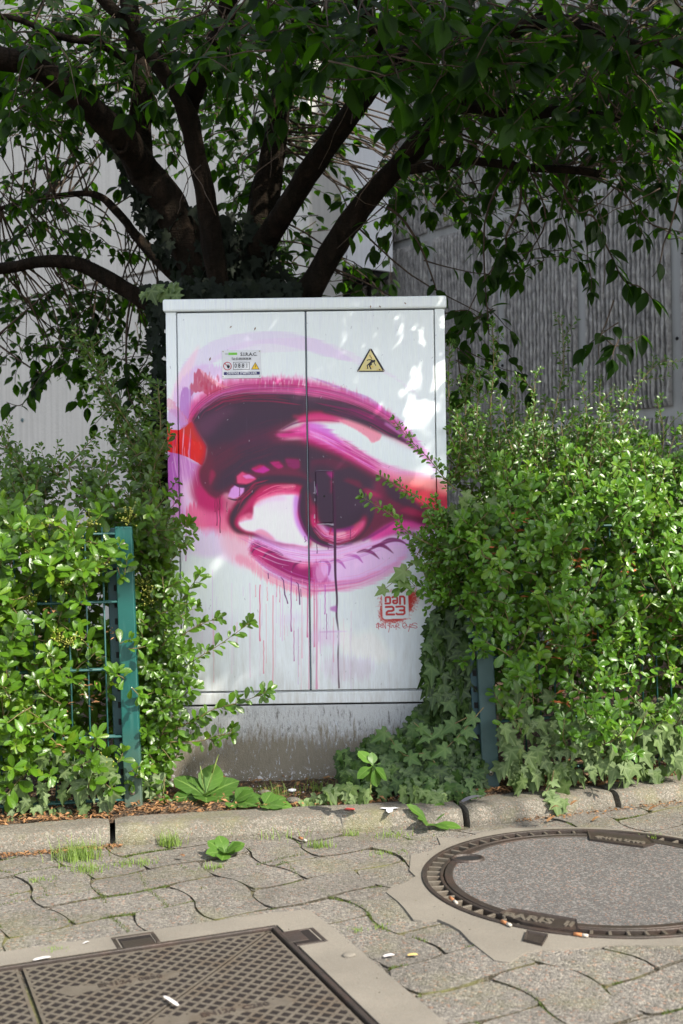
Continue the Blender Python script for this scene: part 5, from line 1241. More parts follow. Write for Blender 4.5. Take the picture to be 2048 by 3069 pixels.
for i in range(120):
    rs=Rh.rs; p=W(rs.uniform(1290,1400),rs.uniform(1560,1800),rs.uniform(3.68,3.80)); leafy(Rh,curve_from(rs,p,Vector((-.3,-.6,.3))+rv(rs,.8),rs.uniform(.04,.09),.25,4),.028,.010,rs.uniform(.3,.8),'pyr')
for i in range(75):
    rs=Rh.rs; leafy(Rh,curve_from(rs,W(rs.uniform(1405,1480),rs.uniform(1570,1900),rs.uniform(3.60,3.68)),Vector((-.1,-.3,.4))+rv(rs,.8),rs.uniform(.04,.10),.25,4),.040,.012,rs.uniform(.2,.8),'pyr')
Rh.build('firethorn_hedge',(1.1,4.05,.05),'broad dense firethorn hedge with tall upright shoots right of the cabinet','hedge',300,None,m_twig)
# ---------- ivy ----------
def ivy_at(pl,px_,py_,y,size,tint,key=None,nr=None,down=True):
    rs=pl.rs; p=W(px_,py_,y); d=Vector((rs.uniform(-.6,.6),-.35,-1 if down else rs.uniform(-.6,.8))); pl.leaf(p,d,(nr or Vector((.1,-.8,.6)))+rv(rs,.75),size,key or rs.choice(('ivy','ivy2')),tint,rs.uniform(.85,1.15))
def ivy_patch(seed,mat,poly,y,n,size,tint,label,name='ivy',nobj=120,vines=(),jit=.05,extra=None,cat='ivy'):
    pl=Plant(mat,seed); rs=pl.rs; xs=[p[0] for p in poly]; yy=[p[1] for p in poly]; k=0
    while k<n:
        a,b=rs.uniform(min(xs),max(xs)),rs.uniform(min(yy),max(yy)); ins=False
        for i in range(len(poly)):
            (x1,y1),(x2,y2)=poly[i],poly[i-1]
            if (y1>b)!=(y2>b) and a<(x2-x1)*(b-y1)/(y2-y1)+x1: ins=not ins
        if not ins: continue
        yv=y(a,b) if callable(y) else y
        ivy_at(pl,a,b,yv+rs.uniform(-jit,jit),size*rs.uniform(.4,1.15),min(max(tint+rs.uniform(-.3,.35),0),1)); k+=1
    for pxs,yv,sp,sz in vines:
        P=smooth_path([W(a,b,yv) for a,b in pxs],5); pl.stem(P,.0022,.0012,4); tot=0; L=0
        for i in range(1,len(P)):
            L+=(P[i]-P[i-1]).length
            if L>sp: L=0; s_=rs.choice((-1,1)); pl.leaf(P[i],Vector((s_*.8,-.3,-.5)),Vector((.1,-.9,.4))+rv(rs,.3),sz*rs.uniform(.7,1.2),rs.choice(('ivy','ivy2')),min(tint+.35,1))
    if extra: extra(pl)
    c=W(sum(xs)/len(xs),sum(yy)/len(yy),y(sum(xs)/len(xs),sum(yy)/len(yy)) if callable(y) else y)
    return pl.build(name,tuple(c),label,cat,nobj,None,m_twig)
# heap of ivy on the ground at the cabinet's right foot
def ygr(a,b): # ground-hugging heap: nearer as it gets lower
    t=(b-2120)/260; return 3.86-.22*max(min(t,1),0)
ivy_patch(41,m_ivy,[(1000,2240),(1060,2255),(1110,2200),(1160,2215),(1220,2160),(1240,2120),(1330,2080),(1430,2050),(1455,2160),(1450,2390),(1330,2400),(1200,2360),(1100,2370),(1040,2340),(1010,2290)],ygr,1000,.048,.30,'dark green ivy heaped on the soil at the right foot of the cabinet','ivy',200,
   [([(1400,2150),(1340,2180),(1290,2200),(1240,2165)],3.66,.035,.05),([(1330,2330),(1280,2260),(1210,2262),(1150,2180)],3.68,.04,.045),([(1450,2120),(1380,2200),(1340,2240)],3.6,.035,.055)])
ivy_patch(42,m_ivyl,[(905,2400),(940,2385),(980,2360),(1060,2350),(1110,2370),(1090,2400),(1000,2395),(930,2420)],lambda a,b:3.58,45,.045,.6,'low pale ivy sprawling to the kerb in front of the plinth','ivy',45,jit=.03)
ivy_patch(43,m_ivyl,[(1190,2370),(1220,2350),(1290,2370),(1330,2385),(1310,2405),(1220,2400)],lambda a,b:3.57,30,.042,.85,'small bright yellow-green ivy tuft in the sun on the kerb edge','ivy',30,jit=.02)
# ivy curtain between cabinet and right post, hanging from the hedge
ivy_patch(44,m_ivy,[(1300,1700),(1350,1560),(1420,1500),(1440,1600),(1450,1900),(1460,2120),(1400,2140),(1290,2080),(1270,1950),(1290,1850),(1345,1780)],lambda a,b:3.80,750,.058,.18,'shaded ivy curtain hanging between the cabinet and the right fence post','ivy',160,jit=.06)  # low tint puts the curtain's shade into the leaf colour
ivy_patch(45,m_ivyl,[(1350,1480),(1400,1470),(1490,1500),(1480,1540),(1420,1570),(1380,1620),(1330,1640),(1340,1560)],lambda a,b:3.66,26,.050,.6,'large pale ivy leaves catching the sun beside the painted eye corner','ivy',45,
   [([(1262,1640),(1235,1690),(1190,1735),(1150,1768)],3.70,.038,.052)],jit=.03)
# ivy low in the right hedge
def yrp(a,b): x=(a-1024)/3600*3.8; return yr(x)-.13+(.10 if b<2150 else .03)
ivy_patch(46,m_ivyl,[(1495,2060),(1580,2040),(1700,2100),(1850,2120),(2048,2080),(2090,2260),(1950,2330),(1820,2310),(1700,2360),(1600,2340),(1500,2330)],yrp,320,.058,.45,'pale dusty ivy covering the foot of the right hedge','ivy',200,jit=.05)
ivy_patch(47,m_ivyl,[(1700,1740),(1790,1760),(1960,1800),(2048,1700),(2060,1760),(1950,1860),(1800,1840)],lambda a,b:yrp(a,b)-.0,16,.055,.6,'scattered pale ivy leaves high in the right hedge','ivy',16,jit=.02)
ivy_patch(48,m_ivyl,[(0,2320),(60,2300),(160,2250),(330,2260),(380,2330),(350,2420),(250,2460),(180,2440),(60,2430),(0,2500)],lambda a,b:3.46+(a/1000)*.1,75,.055,.35,'grey-green ivy creeping under the left hedge down to the kerb','ivy',75,jit=.03)
ivy_patch(49,m_ivyl,[(420,2290),(470,2280),(480,2340),(440,2400),(400,2420),(395,2350)],lambda a,b:3.62,16,.055,.3,'few ivy leaves beside the foot of the left fence post','ivy',16,jit=.02)
ivy_patch(50,m_ivyl,[(1590,2400),(1620,2385),(1680,2360),(1700,2400),(1610,2430)],lambda a,b:3.60,9,.05,.5,'ivy sprig trailing over the kerb right of the right fence post','ivy',9,
   [([(1660,2310),(1650,2350),(1620,2400)],3.62,.03,.045)],jit=.02)
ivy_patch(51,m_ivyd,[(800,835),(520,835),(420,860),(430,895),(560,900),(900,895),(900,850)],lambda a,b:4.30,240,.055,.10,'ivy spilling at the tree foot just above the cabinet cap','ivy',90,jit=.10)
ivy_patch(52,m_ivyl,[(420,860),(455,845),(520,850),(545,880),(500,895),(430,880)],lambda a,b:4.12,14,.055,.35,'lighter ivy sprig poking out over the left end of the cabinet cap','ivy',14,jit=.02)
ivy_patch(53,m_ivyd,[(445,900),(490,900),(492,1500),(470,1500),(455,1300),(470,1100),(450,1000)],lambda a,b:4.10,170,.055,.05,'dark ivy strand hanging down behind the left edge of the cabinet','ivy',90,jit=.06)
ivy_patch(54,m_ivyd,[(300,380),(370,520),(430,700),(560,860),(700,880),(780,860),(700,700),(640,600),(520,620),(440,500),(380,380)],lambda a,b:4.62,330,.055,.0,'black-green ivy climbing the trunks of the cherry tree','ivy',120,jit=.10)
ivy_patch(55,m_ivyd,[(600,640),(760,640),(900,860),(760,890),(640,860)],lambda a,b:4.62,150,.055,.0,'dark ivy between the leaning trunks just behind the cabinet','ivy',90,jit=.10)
# ================= cherry tree =================
tr=Plant(m_tree,77)
LIMBS=[ # (points in the photograph, widths there, depth start, depth end)
 ('trunk',[(640,1500),(640,1150),(640,900),(600,800),(540,690),(500,600),(430,515)],[190,180,130,125,115,108,100],4.70,4.55),
 ('limb',[(430,515),(395,450),(330,380),(245,300),(150,225),(60,185),(-120,165)],[96,92,85,78,74,72,66],4.55,3.9),
 ('limb',[(425,520),(420,400),(425,260),(410,130),(385,0),(370,-160)],[78,72,68,62,56,46],4.60,4.5),
 ('limb',[(665,900),(640,760),(620,610),(590,470),(560,340),(505,240),(420,120),(350,40),(250,-60)],[70,66,62,60,58,46,42,38,30],4.45,4.1),
 ('limb',[(560,350),(585,270),(630,160),(672,70),(695,-60)],[56,62,60,58,50],4.42,4.0),
 ('trunk',[(720,1400),(730,1000),(745,860),(770,720),(800,560),(825,420),(850,250),(880,60),(900,-120)],[150,140,118,105,90,72,60,54,44],4.80,4.9),
 ('limb',[(770,760),(850,640),(930,510),(1010,400),(1090,290),(1170,195),(1250,145),(1330,125),(1480,100),(1680,62),(1850,120),(2090,200)],[76,72,68,66,62,60,56,50,46,40,38,34],4.60,3.2),
 ('limb',[(880,960),(925,875),(1024,705),(1109,588),(1207,483),(1285,395),(1350,330),(1420,318),(1500,338),(1600,342),(1700,330),(1800,345),(1920,372),(2080,425)],[84,78,72,68,64,56,50,42,38,34,28,24,22,20],4.50,3.7),
 ('limb',[(1230,510),(1305,497),(1415,483),(1585,503),(1710,509),(1795,522)],[28,28,25,25,24,24],4.20,3.9),
 ('limb',[(540,960),(424,895),(313,829),(230,790),(130,783),(40,800),(-80,815)],[60,52,46,42,38,36,34],4.75,4.9),
 ('limb',[(600,880),(500,800),(420,720),(340,620),(280,582),(190,585),(100,600),(0,625)],[60,44,32,24,20,16,14,12],4.80,5.2),
 ('limb',[(1350,335),(1440,230),(1500,150),(1600,60),(1700,-60)],[36,30,26,22,18],4.0,3.6),
 ('limb',[(1170,200),(1120,100),(1080,0),(1050,-120)],[44,40,36,30],3.9,3.5),
 ('limb',[(400,190),(300,130),(180,110),(60,60),(-60,40)],[30,26,22,18,14],4.4,4.2),
]
tree=empty('cherry_tree',(-.3,4.7,.05)); tag(tree,'dark multi-stemmed cherry tree arching over the cabinet','tree')
nodes=[]
for nm,pts,wd,ya_,yb_ in LIMBS:
    n=len(pts); P=smooth_path([W(a,b,ya_+(yb_-ya_)*i/(n-1)) for i,(a,b) in enumerate(pts)],6)
    wds=np.interp(np.linspace(0,n-1,len(P)),range(n),wd); Rr=[wds[i]*.5*P[i].y/FPX*(1+.07*noise.noise(P[i]*9)) for i in range(len(P))]
    V=[];F=[]; tube_into(V,F,P,Rr,14)
    V=[v+Vector((noise.noise(v*14),noise.noise(v*14+Vector((5,0,0))),0))*.006+Vector((noise.noise(v*50),noise.noise(v*50+Vector((9,0,0))),0))*.003 for v in V]
    mesh(nm,V,F,m_bark,tree,True); nodes+=[(p,r) for p,r in zip(P,Rr)]
k_=W(372,452,4.42); V=[];F=[]; pts=[(k_.x+.026*math.cos(a),k_.y-.07,k_.z+.029*math.sin(a)) for a in np.linspace(0,2*PI,17)]; tube_into(V,F,pts,.009,6); mesh('pruning_scar',V,F,m_bark,tree,True)
def nearest(p,up=True):
    best=None;bd=9
    for q,r in nodes:
        d=(q-p).length
        if d<bd: bd=d;best=q
    return best,bd
TN=Vector((.15,-.45,1.0))
def tleafy(pl,P,size,sp,tint,key):
    rs=pl.rs; pl.stem(P,.0028,.0012,4); tot=sum((P[i+1]-P[i]).length for i in range(len(P)-1)); s_=sp*.5; acc=0; i=0; side=1
    while s_<tot*1.001:
        while i<len(P)-2 and acc+(P[i+1]-P[i]).length<s_: acc+=(P[i+1]-P[i]).length; i+=1
        seg=P[i+1]-P[i]; p=P[i]+seg*min((s_-acc)/max(seg.length,1e-6),1); T=seg.normalized(); sd=T.cross(Vector((0,0,1))); sd=sd.normalized() if sd.length>.1 else Vector((1,0,0)); side=-side
        d=T*.5+sd*side*.9+Vector((0,0,rs.uniform(-.75,.25)))+rv(rs,.35); pet=p+d.normalized()*.012
        pl.leaf(pet,d,TN+rv(rs,.5),size*.80*rs.uniform(.5,1.15),key,min(max(tint+rs.uniform(-.3,.4),0),1),rs.uniform(.85,1.15)); s_+=sp*rs.uniform(.7,1.3)
    T=(P[-1]-P[-2]).normalized()
    for j in range(3): pl.leaf(P[-1],T+rv(rs,.7)+Vector((0,0,-.5)),TN+rv(rs,.5),size*rs.uniform(.6,1.0),key,min(max(tint+rs.uniform(-.2,.4),0),1))
def spray(pl,p,size,tint,key,conn=.5,L=None,dirn=None,sp=None):
    rs=pl.rs; d=dirn or Vector((rs.uniform(-1,1),rs.uniform(-.8,.5),rs.uniform(-.7,.15)))
    L=L or rs.uniform(.12,.30); P=curve_from(rs,p,d,L,.18,5,-.03); tleafy(pl,P,size,sp or size*.36,tint,key)
    if rs.random()<conn:
        q,dd=nearest(p)
        if .08<dd<1.3:
            mid=(p+q)*.5+rv(rs,.07)+Vector((0,0,.06*dd)); pl.stem(smooth_path([q,mid,p],4),.003+.003*dd,.0022,4)
REG=[ # x0,y0,x1,y1 (photo), depth range, sprays, leaf size, tint, connect
 (-60,-60,650,230,3.9,5.2,150,.085,.25,.3),(600,-60,1300,180,3.2,4.8,110,.095,.25,.3),(1150,-60,2110,230,3.1,4.8,170,.095,.25,.3),
 (780,-40,1560,250,2.9,3.3,18,.105,.1,.15),(-40,200,420,340,4.3,5.6,46,.080,.25,.3),(440,180,1000,460,4.9,6.0,80,.080,.3,.25),(640,430,960,860,4.9,5.8,46,.080,.3,.25),  # first entry, nearest sprays: low tint as if out of the sun
 (1250,200,2110,430,3.5,5.0,84,.090,.35,.4),(1550,380,2110,600,3.8,5.2,38,.085,.35,.4),(1150,420,1560,640,4.4,5.4,24,.085,.45,.4),(1480,560,2060,780,3.9,4.8,9,.085,.45,.5),(1080,480,1420,660,4.7,5.6,16,.08,.8,.5),(1500,740,1700,860,4.2,4.6,5,.085,.45,.5),
 (0,330,330,480,4.6,5.6,16,.080,.2,.5),(-20,480,280,640,4.9,5.8,14,.075,.2,.5),(0,640,330,830,5.0,5.8,10,.070,.2,.5),(170,600,360,840,4.8,5.3,7,.07,.2,.5),
 (-20,850,260,1110,5.0,5.8,34,.072,.15,.5),(230,840,500,1120,4.9,5.7,46,.072,.15,.5),(370,1080,480,1230,4.9,5.3,8,.072,.15,.5),(940,560,1180,860,5.2,6.0,8,.085,.5,.3),(1000,760,1120,870,4.6,5.0,5,.08,.6,.3),
 (1330,900,1480,1060,4.3,4.7,7,.085,.4,.4),(1350,1050,1420,1140,4.2,4.4,3,.085,.3,.3),(1800,930,1960,1020,4.0,4.1,2,.08,.4,.0)]
for x0,y0r,x1,y1r,d0,d1,n,sz,tn,cn in REG:
    for i in range(int(n*1.15)):
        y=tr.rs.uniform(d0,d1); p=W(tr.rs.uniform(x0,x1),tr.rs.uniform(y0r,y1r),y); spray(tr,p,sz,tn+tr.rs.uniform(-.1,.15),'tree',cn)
# hand-placed hanging twigs
def hang(pxs,y,r=.003,leaf=0,sz=.08,tint=.4,ye=None):
    n=len(pxs); P=smooth_path([W(a,b,y+((ye or y)-y)*i/(n-1)) for i,(a,b) in enumerate(pxs)],5); tr.stem(P,r,r*.4,5)
    for j in range(leaf):
        p=P[int(len(P)*(.35+.65*tr.rs.random()))-1]; tr.leaf(p,Vector((tr.rs.uniform(-1,1),-.2,-tr.rs.uniform(.2,1.2))),TN+rv(tr.rs,.5),sz*tr.rs.uniform(.6,1.1),'tree',tint)
hang([(2040,540),(2030,600),(2010,680),(1990,730),(1975,800),(1955,830)],3.9,.004,2); hang([(2010,690),(2000,715),(2035,714)],3.9,.003)
hang([(1560,525),(1558,620),(1520,700),(1515,740),(1480,800),(1440,860),(1400,940)],4.1,.005,18,.08,.5); hang([(1700,520),(1695,590),(1740,640),(1780,650),(1810,720),(1830,760),(1870,840),(1920,860),(1960,900)],4.0,.005,20,.085,.5)
hang([(1160,620),(1210,660),(1260,740),(1285,800),(1312,880)],4.3,.006,3); hang([(1270,780),(1340,800),(1440,820),(1560,822)],4.3,.003,4); hang([(1155,615),(1080,680),(1010,745)],4.3,.003,3)
hang([(1840,900),(1820,960),(1800,1010),(1795,1060),(1802,1095)],4.0,.0028,0); hang([(1810,1010),(1840,1035),(1880,1030),(1930,1000)],4.0,.0026,8,.075,.35)
hang([(130,420),(150,560),(200,660),(210,740)],4.9,.004,4); hang([(140,520),(155,600),(60,700),(0,740)],5.0,.003,10,.07,.2); hang([(150,580),(190,700),(260,740)],4.9,.003,6,.07,.2); hang([(60,420),(80,500),(130,620),(160,720),(250,760)],5.1,.004,8,.07,.2)
hang([(0,1036),(60,1080),(112,1114),(130,1120),(170,1085),(200,1040)],5.2,.005,14,.072,.15); hang([(112,1116),(90,1180),(60,1215),(20,1205)],5.2,.0035,5,.08,.1); hang([(290,840),(280,950),(275,1000),(280,1060)],5.0,.005,12,.07,.15); hang([(395,880),(380,980),(380,1110),(392,1200),(440,1260)],4.9,.006,14,.07,.15)
hang([(0,1000),(80,930),(180,850),(280,810)],5.1,.005,10,.07,.2); hang([(1420,1300),(1400,1200),(1380,1120),(1370,1040)],4.3,.004,6,.08,.3); hang([(1330,940),(1400,930),(1440,960)],4.3,.003,4,.08,.4)
# thin dead twigs lit against the dark
for i in range(45):
    rs=tr.rs; y=rs.uniform(3.3,4.6); p=W(rs.uniform(500,2048),rs.uniform(20,600),y); tr.stem(curve_from(rs,p,rv(rs,1)+Vector((0,0,-.2)),rs.uniform(.12,.4),.35,7),.0022,.0010,4)
# crown above the frame: shades the cabinet and the trunks, leaves the kerb in the sun
n=0; tries=0
while n<1250 and tries<60000:
    tries+=1; rs=tr.rs
    xt=rs.uniform(-1.7,2.3); zt=rs.uniform(-.15,3.4)
    zmin=.66 if xt<-.40 else (.66-(xt+.40)/.2*.8 if xt<-.2 else -.12); 
    if xt>.33: zmin=1.75
    if xt>.85 and zt>2.2 and rs.random()<.12: continue
    if xt>.33 and zt<2.0 and rs.random()<.5: continue
    if zt<zmin: continue
    if ((xt-1.15)/.34)**2+((zt-2.75)/.30)**2<1 and rs.random()<.9: continue
    if -.62<xt<.4 and .85<zt<1.75 and rs.random()<.34: continue
    t=rs.uniform(1.0,3.6); sd=sdir/(-sdir.y); p=Vector((xt,CAB_Y,zt))+sd*t
    if p.z<CAM_H+p.y*.4263+.20 or p.z>5.2: continue
    spray(tr,p,.10,.3,'tree_lo',.0,rs.uniform(.18,.32),None,.030); n+=1
print('canopy sprays',n)
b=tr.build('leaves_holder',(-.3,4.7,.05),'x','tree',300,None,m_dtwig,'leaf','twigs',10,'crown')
for ch in [o for o in bpy.data.objects if o.parent==b]:
    ch.parent=tree; ch.matrix_parent_inverse=Matrix.Translation(-Vector(tree.location))
bpy.data.objects.remove(b)
# ================= ground plants and litter =================
def plantain(name,px_,py_,leaves,label,mat=m_weed,key='plant',spikes=(),z=.055,cat='weed'):
    pl=Plant(mat,int(px_)); c=G(px_,py_,z)
    for az,el,sz,tn in leaves:
        d=Vector((math.cos(R(az))*math.cos(R(el)),math.sin(R(az))*math.cos(R(el)),math.sin(R(el)))); pl.leaf(c+Vector((0,0,.004)),d,Vector((.15,-.45,1)),sz,key,tn)
    for dx,dz,h in spikes:
        V=[c,c+Vector((dx*.5,-.005,h*.5)),c+Vector((dx,-.01,h))]; pl.stem(V,.0014,.0012,4); pl.stem([V[1]+Vector((0,0,.01)),V[2]],.0028,.0012,5)
    return pl.build(name,tuple(c),label,cat,40,None,m_gstem,'leaf','stalk',4,'small_leaves')
plantain('broadleaf_plantain',615,2392,[(165,38,.115,.35),(60,62,.11,.6),(-80,18,.105,.5),(-150,14,.10,.1),(200,8,.09,.6),(20,30,.115,.3),(-25,12,.10,.35),(100,50,.06,.6),(-60,40,.06,.4),(-110,30,.07,.2)],'large broadleaf plantain with two flower spikes at the left foot of the cabinet',spikes=((.045,0,.135),(-.012,0,.10)))
plantain('low_weed',700,2410,[(0,20,.08,.4),(-40,15,.09,.3),(40,35,.08,.2),(-90,12,.06,.6),(-20,40,.07,.5),(10,12,.10,.2)],'crinkled leafy weed just right of the plantain')
plantain('low_weed',790,2418,[(10,25,.07,.6),(-30,15,.07,.5),(170,20,.06,.4),(60,40,.06,.4),(-70,15,.05,.7),(-10,8,.085,.8)],'pale broad leaves lying on the soil between plantain and ivy')
plantain('dandelion_weed',1290,2478,[(a,12+(a*7)%50,.044+.022*((a//24)%3),.1+.35*((a//24)%3)) for a in range(0,720,48)],'small dandelion rosette at the kerb foot left of the manhole',key='weed',z=.004)
plantain('paving_weed',675,2562,[(a,12+(a*5)%50,.026+.016*((a//33)%3),.1+.3*((a//33)%3)) for a in range(10,730,52)],'flat round-leaved weed between pavers in front of the plantain',z=.004)
plantain('young_shoot',1118,2300,[(150,50,.06,.9),(195,-25,.055,.95),(10,-35,.06,.3),(-60,30,.035,.6),(-20,-70,.06,.2),(90,70,.04,.5),(170,-60,.05,.3)],'upright weed shoot with fresh yellow-green leaves before the plinth',spikes=((-.01,0,-.08),),z=.20)
def tuft(px_,py_,n,h,wd,label,mat=None,z=.0,seed=1,flat_=0.35):
    rs=random.Random(seed+int(px_)); c=G(px_,py_,z); V=[];F=[]
    for k in range(n):
        p=c+Vector((rs.gauss(0,wd),rs.gauss(0,wd*.6),0)); a=rs.random()*2*PI; lean=rs.uniform(.2,1.1)+flat_; L=h*rs.uniform(.5,1.2); d=Vector((math.cos(a),math.sin(a),0)); w_=Vector((-d.y,d.x,0))*.0011; q=len(V)
        for i in range(4):
            t=i/3; pos=p+d*(L*lean*.5*t*t)+Vector((0,0,L*(t-.35*lean*t*t))); V+=[pos-w_*(1-t*.9),pos+w_*(1-t*.9)]
        for i in range(3): F.append((q+2*i,q+2*i+1,q+2*i+3,q+2*i+2))
    o=mesh('grass_tuft',V,F,mat or m_grass); tag(o,label,'grass tuft','grass tufts in the paving joints'); return o
m_grass=leafmat('grass_blade',(84,112,36),(150,180,66),(150,170,80),.5,.3,.35,(150,200,50),0)
for a in ((235,2575,240,.075,.030,'largest grass tuft, at the kerb foot below the left hedge'),(265,2610,130,.03,.030,'low mossy grass just below the largest tuft'),(515,2535,110,.060,.016,'upright grass tuft at the kerb foot below the left fence post'),(810,2500,170,.05,.050,'long grass tuft along the kerb foot before the cabinet'),(870,2490,100,.055,.022,'grass tuft at the right end of the long kerb tuft'),
          (405,2590,110,.022,.028,'short grass patch right of the largest tuft'),(640,2602,40,.02,.014,'tiny grass patch between pavers under the round-leaved weed'),(960,2540,90,.035,.020,'grass in the joint below the cigarette end'),(1180,2507,80,.025,.030,'short grass line left of the dandelion rosette'),(1170,2560,60,.018,.026,'mossy grass in the joint left of the manhole'),
          (1055,2505,30,.03,.010,'small grass wisp in the middle of the kerb foot'),(125,2640,50,.015,.02,'sparse moss grass at the left picture edge'),(1065,2790,30,.012,.012,'moss speck at the corner beside the cover'),(1140,2780,30,.014,.012,'moss speck right of its neighbour'),(165,2850,70,.012,.012,'grass growing in the left lifting pocket'),(1955,2510,40,.014,.014,'moss speck at the far edge of the manhole')):
    tuft(*a)
for a in ((820,2385,90,.05,.030,'thin grass on the soil in front of the plinth'),(960,2370,60,.055,.03,'sparse grass blades at the middle of the plinth'),(900,2410,50,.03,.03,'short grass between the weeds and the ivy')): tuft(*a,z=.05)
m_moss=leafmat('moss',(40,44,18),(98,108,40),(90,100,40),.8,.1,.15,(120,140,40),0)
# moss in joints
V=[];F=[]; rs=random.Random(4)
for L in ([(120,340),(160,370),(212,410),(215,440)],[(0,478),(90,460),(215,442),(330,425),(430,408)],[(430,402),(470,430),(488,470)],[(640,325),(660,370),(668,400),(730,445),(770,490)],[(820,295),(850,310),(890,332)],[(245,545),(262,550)],[(1300,275),(1340,310),(1370,350)],[(1180,292),(1290,265),(1400,242)],[(60,330),(0,322)],[(230,352),(330,335),(440,322)],[(915,405),(950,400)],[(930,320),(1020,302)],[(1460,400),(1530,450)],[(250,395),(250,345),(340,330)],[(490,520),(560,570),(592,600)]):
    P=[G(a*.653,2400+b*.653,0) for a,b in L]
    for p,q in zip(P[:-1],P[1:]):
        for k in range(int((q-p).length/.0012)):
            c=p+(q-p)*rs.random()+Vector((rs.gauss(0,.0035),rs.gauss(0,.0035),-.003)); h=rs.uniform(.003,.009); a=rs.random()*6.3; w_=Vector((math.cos(a),math.sin(a),0))*.0013; b0=len(V); tp=c+Vector((rs.uniform(-.004,.004),rs.uniform(-.004,.004),h)); V+=[c-w_,c+w_,tp]; F.append((b0,b0+1,b0+2))
rj=random.Random(8)
for (u0,v0),(u1,v1) in JE:
    hz=v0==v1
    if rj.random()<(.25 if hz else .6): continue
    a0,a1=sorted((rj.uniform(-.2,1.2),rj.uniform(-.2,1.2))); a0,a1=max(a0,0),min(a1,1)
    nn_=int((a1-a0)*(u1-u0+v1-v0)*(260 if hz else 160))
    for k in range(nn_):
        t=rj.uniform(a0,a1); x,y=pw2(u0+(u1-u0)*t,v0+(v1-v0)*t)
        if y>ykerb(x)-.01 or y<1.9 or math.hypot(x-MC.x,y-MC.y)<.5: continue
        lx=(Vector((x,y,0))-GP).dot(gu); ly=(Vector((x,y,0))-GP).dot(gv)
        if lx<.13 and ly>-.095: continue
        c=Vector((x+rj.gauss(0,.0028),y+rj.gauss(0,.0028),-.004)); h=rj.uniform(.004,.0085); a=rj.random()*6.3; w_=Vector((math.cos(a),math.sin(a),0))*.0016; b0=len(V); V+=[c-w_,c+w_,c+Vector((rj.uniform(-.004,.004),rj.uniform(-.004,.004),h))]; F.append((b0,b0+1,b0+2))
o=mesh('moss',V,F,m_moss); tag(o,'bright moss in the joints between pavers',kind='stuff')
# leaf litter
def litter(name,n,fn,size,mat,lab,seed):
    rs=random.Random(seed); V=[];F=[]
    for k in range(n):
        p=fn(rs)
        if p is None: continue
        s_=size*rs.uniform(.4,1.3); a=rs.random()*2*PI; d=Vector((math.cos(a),math.sin(a),rs.uniform(-.4,.5))).normalized(); u=d.cross(Vector((rs.uniform(-.5,.5),rs.uniform(-.5,.5),1))).normalized(); q=len(V); w_=rs.uniform(.15,.45); z=Vector((0,0,s_*.25*rs.random()))
        V+=[p-d*s_*.5,p-u*s_*w_*.5+z,p+d*s_*.5,p+u*s_*w_*.5+z*.3]; F+=[(q,q+1,q+2),(q,q+2,q+3)]
    o=mesh(name,V,F,mat); tag(o,lab,kind='stuff'); return o
def soilz(x,y): return .054+.02*noise.noise((x*4,y*4,0))
def fa(rs):
    x=rs.uniform(-1.3,1.5); y=ykerb(x)+.125+.5*rs.random()**2
    if -.57<x<.36 and y>3.895: return None
    if -.5<x<.4 and rs.random()<.45: return None
    return Vector((x,y,soilz(x,y)+rs.uniform(.002,.014)))
litter('leaf_litter',5200,fa,.022,m_litter,'dry brown leaf litter and bark chips on the soil',9)
def fb(rs):
    x=rs.uniform(-1.1,-.62) if rs.random()<.75 else rs.uniform(.5,1.2); y=ykerb(x)-abs(rs.gauss(0,.018)); return Vector((x,y,rs.uniform(.001,.008)))
litter('kerb_litter',900,fb,.014,m_litter,'brown crumbs swept against the foot of the kerb',10)
def fc(rs):
    x=rs.uniform(-1.05,1.2); y=rs.uniform(2.1,ykerb(x)); return Vector((x,y,.004))
litter('grit',500,fc,.005,m_joint,'scattered grit on the pavers',12)
def fd(rs):
    x=rs.uniform(-.5,.4); y=rs.uniform(ykerb(x)+.14,3.88); return Vector((x,y,soilz(x,y)+.006))
def fe(rs):
    a,b=rs.choice(((1735,1665),(1745,1690),(1500,1650),(1790,1905),(1830,1950),(1925,1800),(2005,1840),(1610,1790),(1660,1960),(1470,1640),(1880,1700),(1690,2110),(1560,1560)))
    x=(a-1024)/3600*3.75; return W(a+rs.gauss(0,16),b+rs.gauss(0,22),yr(x)-.14+rs.uniform(-.02,.05))
litter('dead_sprigs',150,fe,.030,flat('rusty_dead_leaf',S((150,84,44)),.7,var=.4,scale=90),'rusty dead sprigs caught in the right hedge',21)
def fg(rs):
    a,b=rs.choice(((280,2100),(150,1840),(205,2130),(260,2060),(300,1990),(90,2000),(180,2230),(330,1905),(140,1930)))
    return W(a+rs.gauss(0,12),b+rs.gauss(0,16),3.47)
litter('dead_sprigs',70,fg,.026,m_litter,'brown dead sprigs caught in the left hedge',22)
litter('paint_flakes',130,fd,.010,m_white,'white paint flakes on the soil before the plinth',13)
rs=random.Random(14)
def pebble(px_,py_,r,z,lab,mat,sq=.5):
    c=G(px_,py_,z); bm=bmesh.new(); bmesh.ops.create_icosphere(bm,subdivisions=2,radius=r)
    for v in bm.verts: v.co=Vector((v.co.x*1.3,v.co.y,v.co.z*sq))*(1+.25*noise.noise(v.co*60+Vector((px_,0,0))))+c
    o=bobj('pebble',bm,mat,None,True); tag(o,lab,'stone','pebbles on the soil')
pebble(795,2375,.016,.062,'flat tan stone on the soil before the plinth',m_kerb); pebble(880,2398,.018,.06,'brownish stone half buried beside the ivy',m_kerb); pebble(875,2368,.010,.06,'white stone chip on the soil before the plinth',m_white); pebble(1047,2862,.012,.006,'loose stone chip at the corner of the concrete surround',m_mortar,.4)
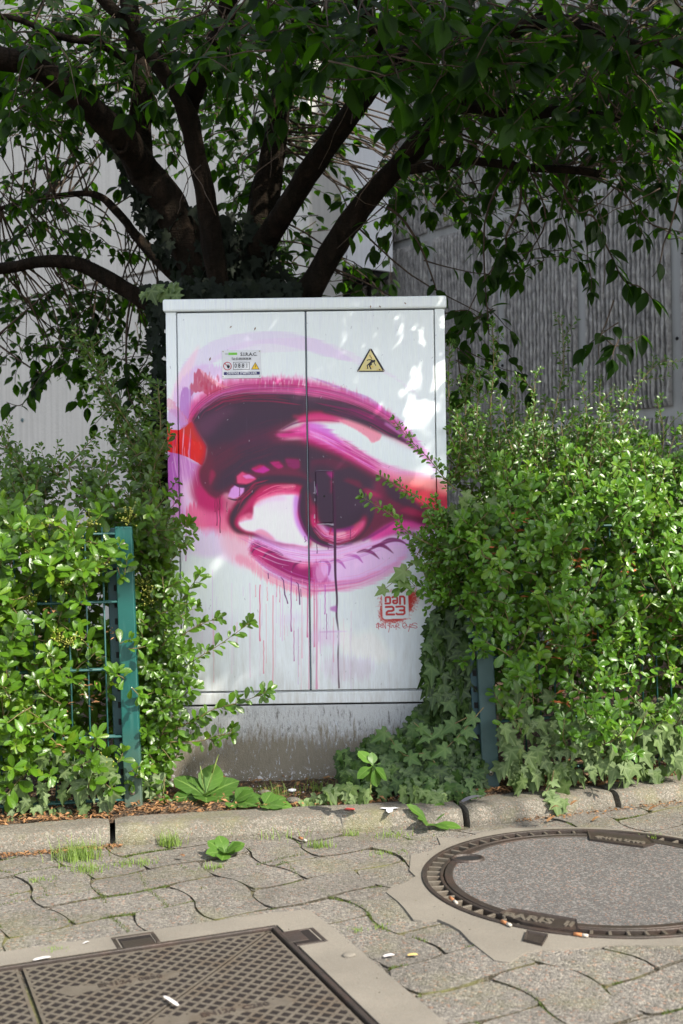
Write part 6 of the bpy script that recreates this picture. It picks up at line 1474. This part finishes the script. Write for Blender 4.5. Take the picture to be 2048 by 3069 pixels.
def slip(px_a,px_b,wd,lab,mat,z=.009,name='paper_slip',cat='litter',curl=.002):
    a,b=G(*px_a,z),G(*px_b,z); d=(b-a); n=Vector((-d.y,d.x,0)).normalized()*wd*.5; V=[];F=[]
    for i in range(6):
        t=i/5; p=a+d*t+Vector((0,0,curl*math.sin(t*2.4))); k=1 if 0<i<5 else .5; V+=[p-n*k,p+n*k]
    for i in range(5): F.append((2*i,2*i+1,2*i+3,2*i+2))
    o=mesh(name,V,F,mat,None,True); tag(o,lab,cat); return o
m_paper=flat('paper',S((200,195,194)),.7,var=.12,scale=200)
slip((492,2985),(535,3016),.0085,'white curled paper strip on the access cover',m_paper); slip((100,2877),(152,2869),.012,'white paper scrap on the concrete beside the left lifting pocket',m_paper,.006)
slip((248,2828),(268,2823),.005,'tiny white paper edge beside the left lifting pocket',m_paper,.006); slip((1150,2866),(1182,2862),.012,'pale paper fleck on the pavers left of the manhole',m_paper,.004)
slip((1222,2862),(1252,2862),.012,'yellowish dry leaf scrap beside the paper fleck',flat('dry_yellow',S((206,176,110)),.7),.004,'leaf_scrap','leaf scrap')
m_cork=flat('cigarette_filter',S((166,110,70)),.8,var=.3,scale=300); m_cw=flat('cigarette_paper',S((176,168,156)),.8,var=.25,scale=200)
def butt(pa,pb,lab,z=.0085):
    a,b=G(*pa,z),G(*pb,z); r=empty('cigarette_butt',tuple(a)); tag(r,lab,'cigarette butt','cigarette butts on the ground'); m_=a+(b-a)*.6
    V=[];F=[]; tube_into(V,F,[a,m_],.0038,8); mesh('filter',V,F,m_cork,r,True); V=[];F=[]; tube_into(V,F,[m_,b],[.0039,.0034],8); mesh('paper_end',V,F,m_cw,r,True)
butt(z2([(497,443)])[0],z2([(530,470)])[0],'cigarette butt lying in the left rim of the manhole'); butt(z2([(735,552)])[0],z2([(778,572)])[0],'cigarette butt beside the name plate of the manhole'); butt(z2([(1066,610)])[0],z2([(1132,620)])[0],'cigarette butt on the near rim of the manhole, right of the hinge')
butt((898,2510),(918,2520),'short cigarette butt at the kerb foot beside the grass tuft',.004)
slip((1385,2402),(1445,2392),.022,'crumpled grey wrapper on the soil at the left of the right post',flat('foil',S((150,146,156)),.4,.3,var=.3),.062,'wrapper','litter',.01)
for i,(a,b,lab) in enumerate(((1650,2425,'curled brown leaf on the kerb below the right hedge'),(1710,2412,'brown leaf flake on the kerb nearer the open joint'),(1640,2462,'tan dry leaf at the kerb foot above the manhole'),(1775,2460,'tan dry leaf at the foot of the kerb joint'),(1945,2428,'long brown leaf at the far right kerb foot'),(528,2570,'yellow dry leaf in the joint below the upright grass tuft'))):
    slip((a,b),(a+26,b+random.Random(i).randint(-6,6)),.012,lab,m_litter,.058 if b<2430 and a<1720 else .006,'dry_leaf','dry leaf',.01)
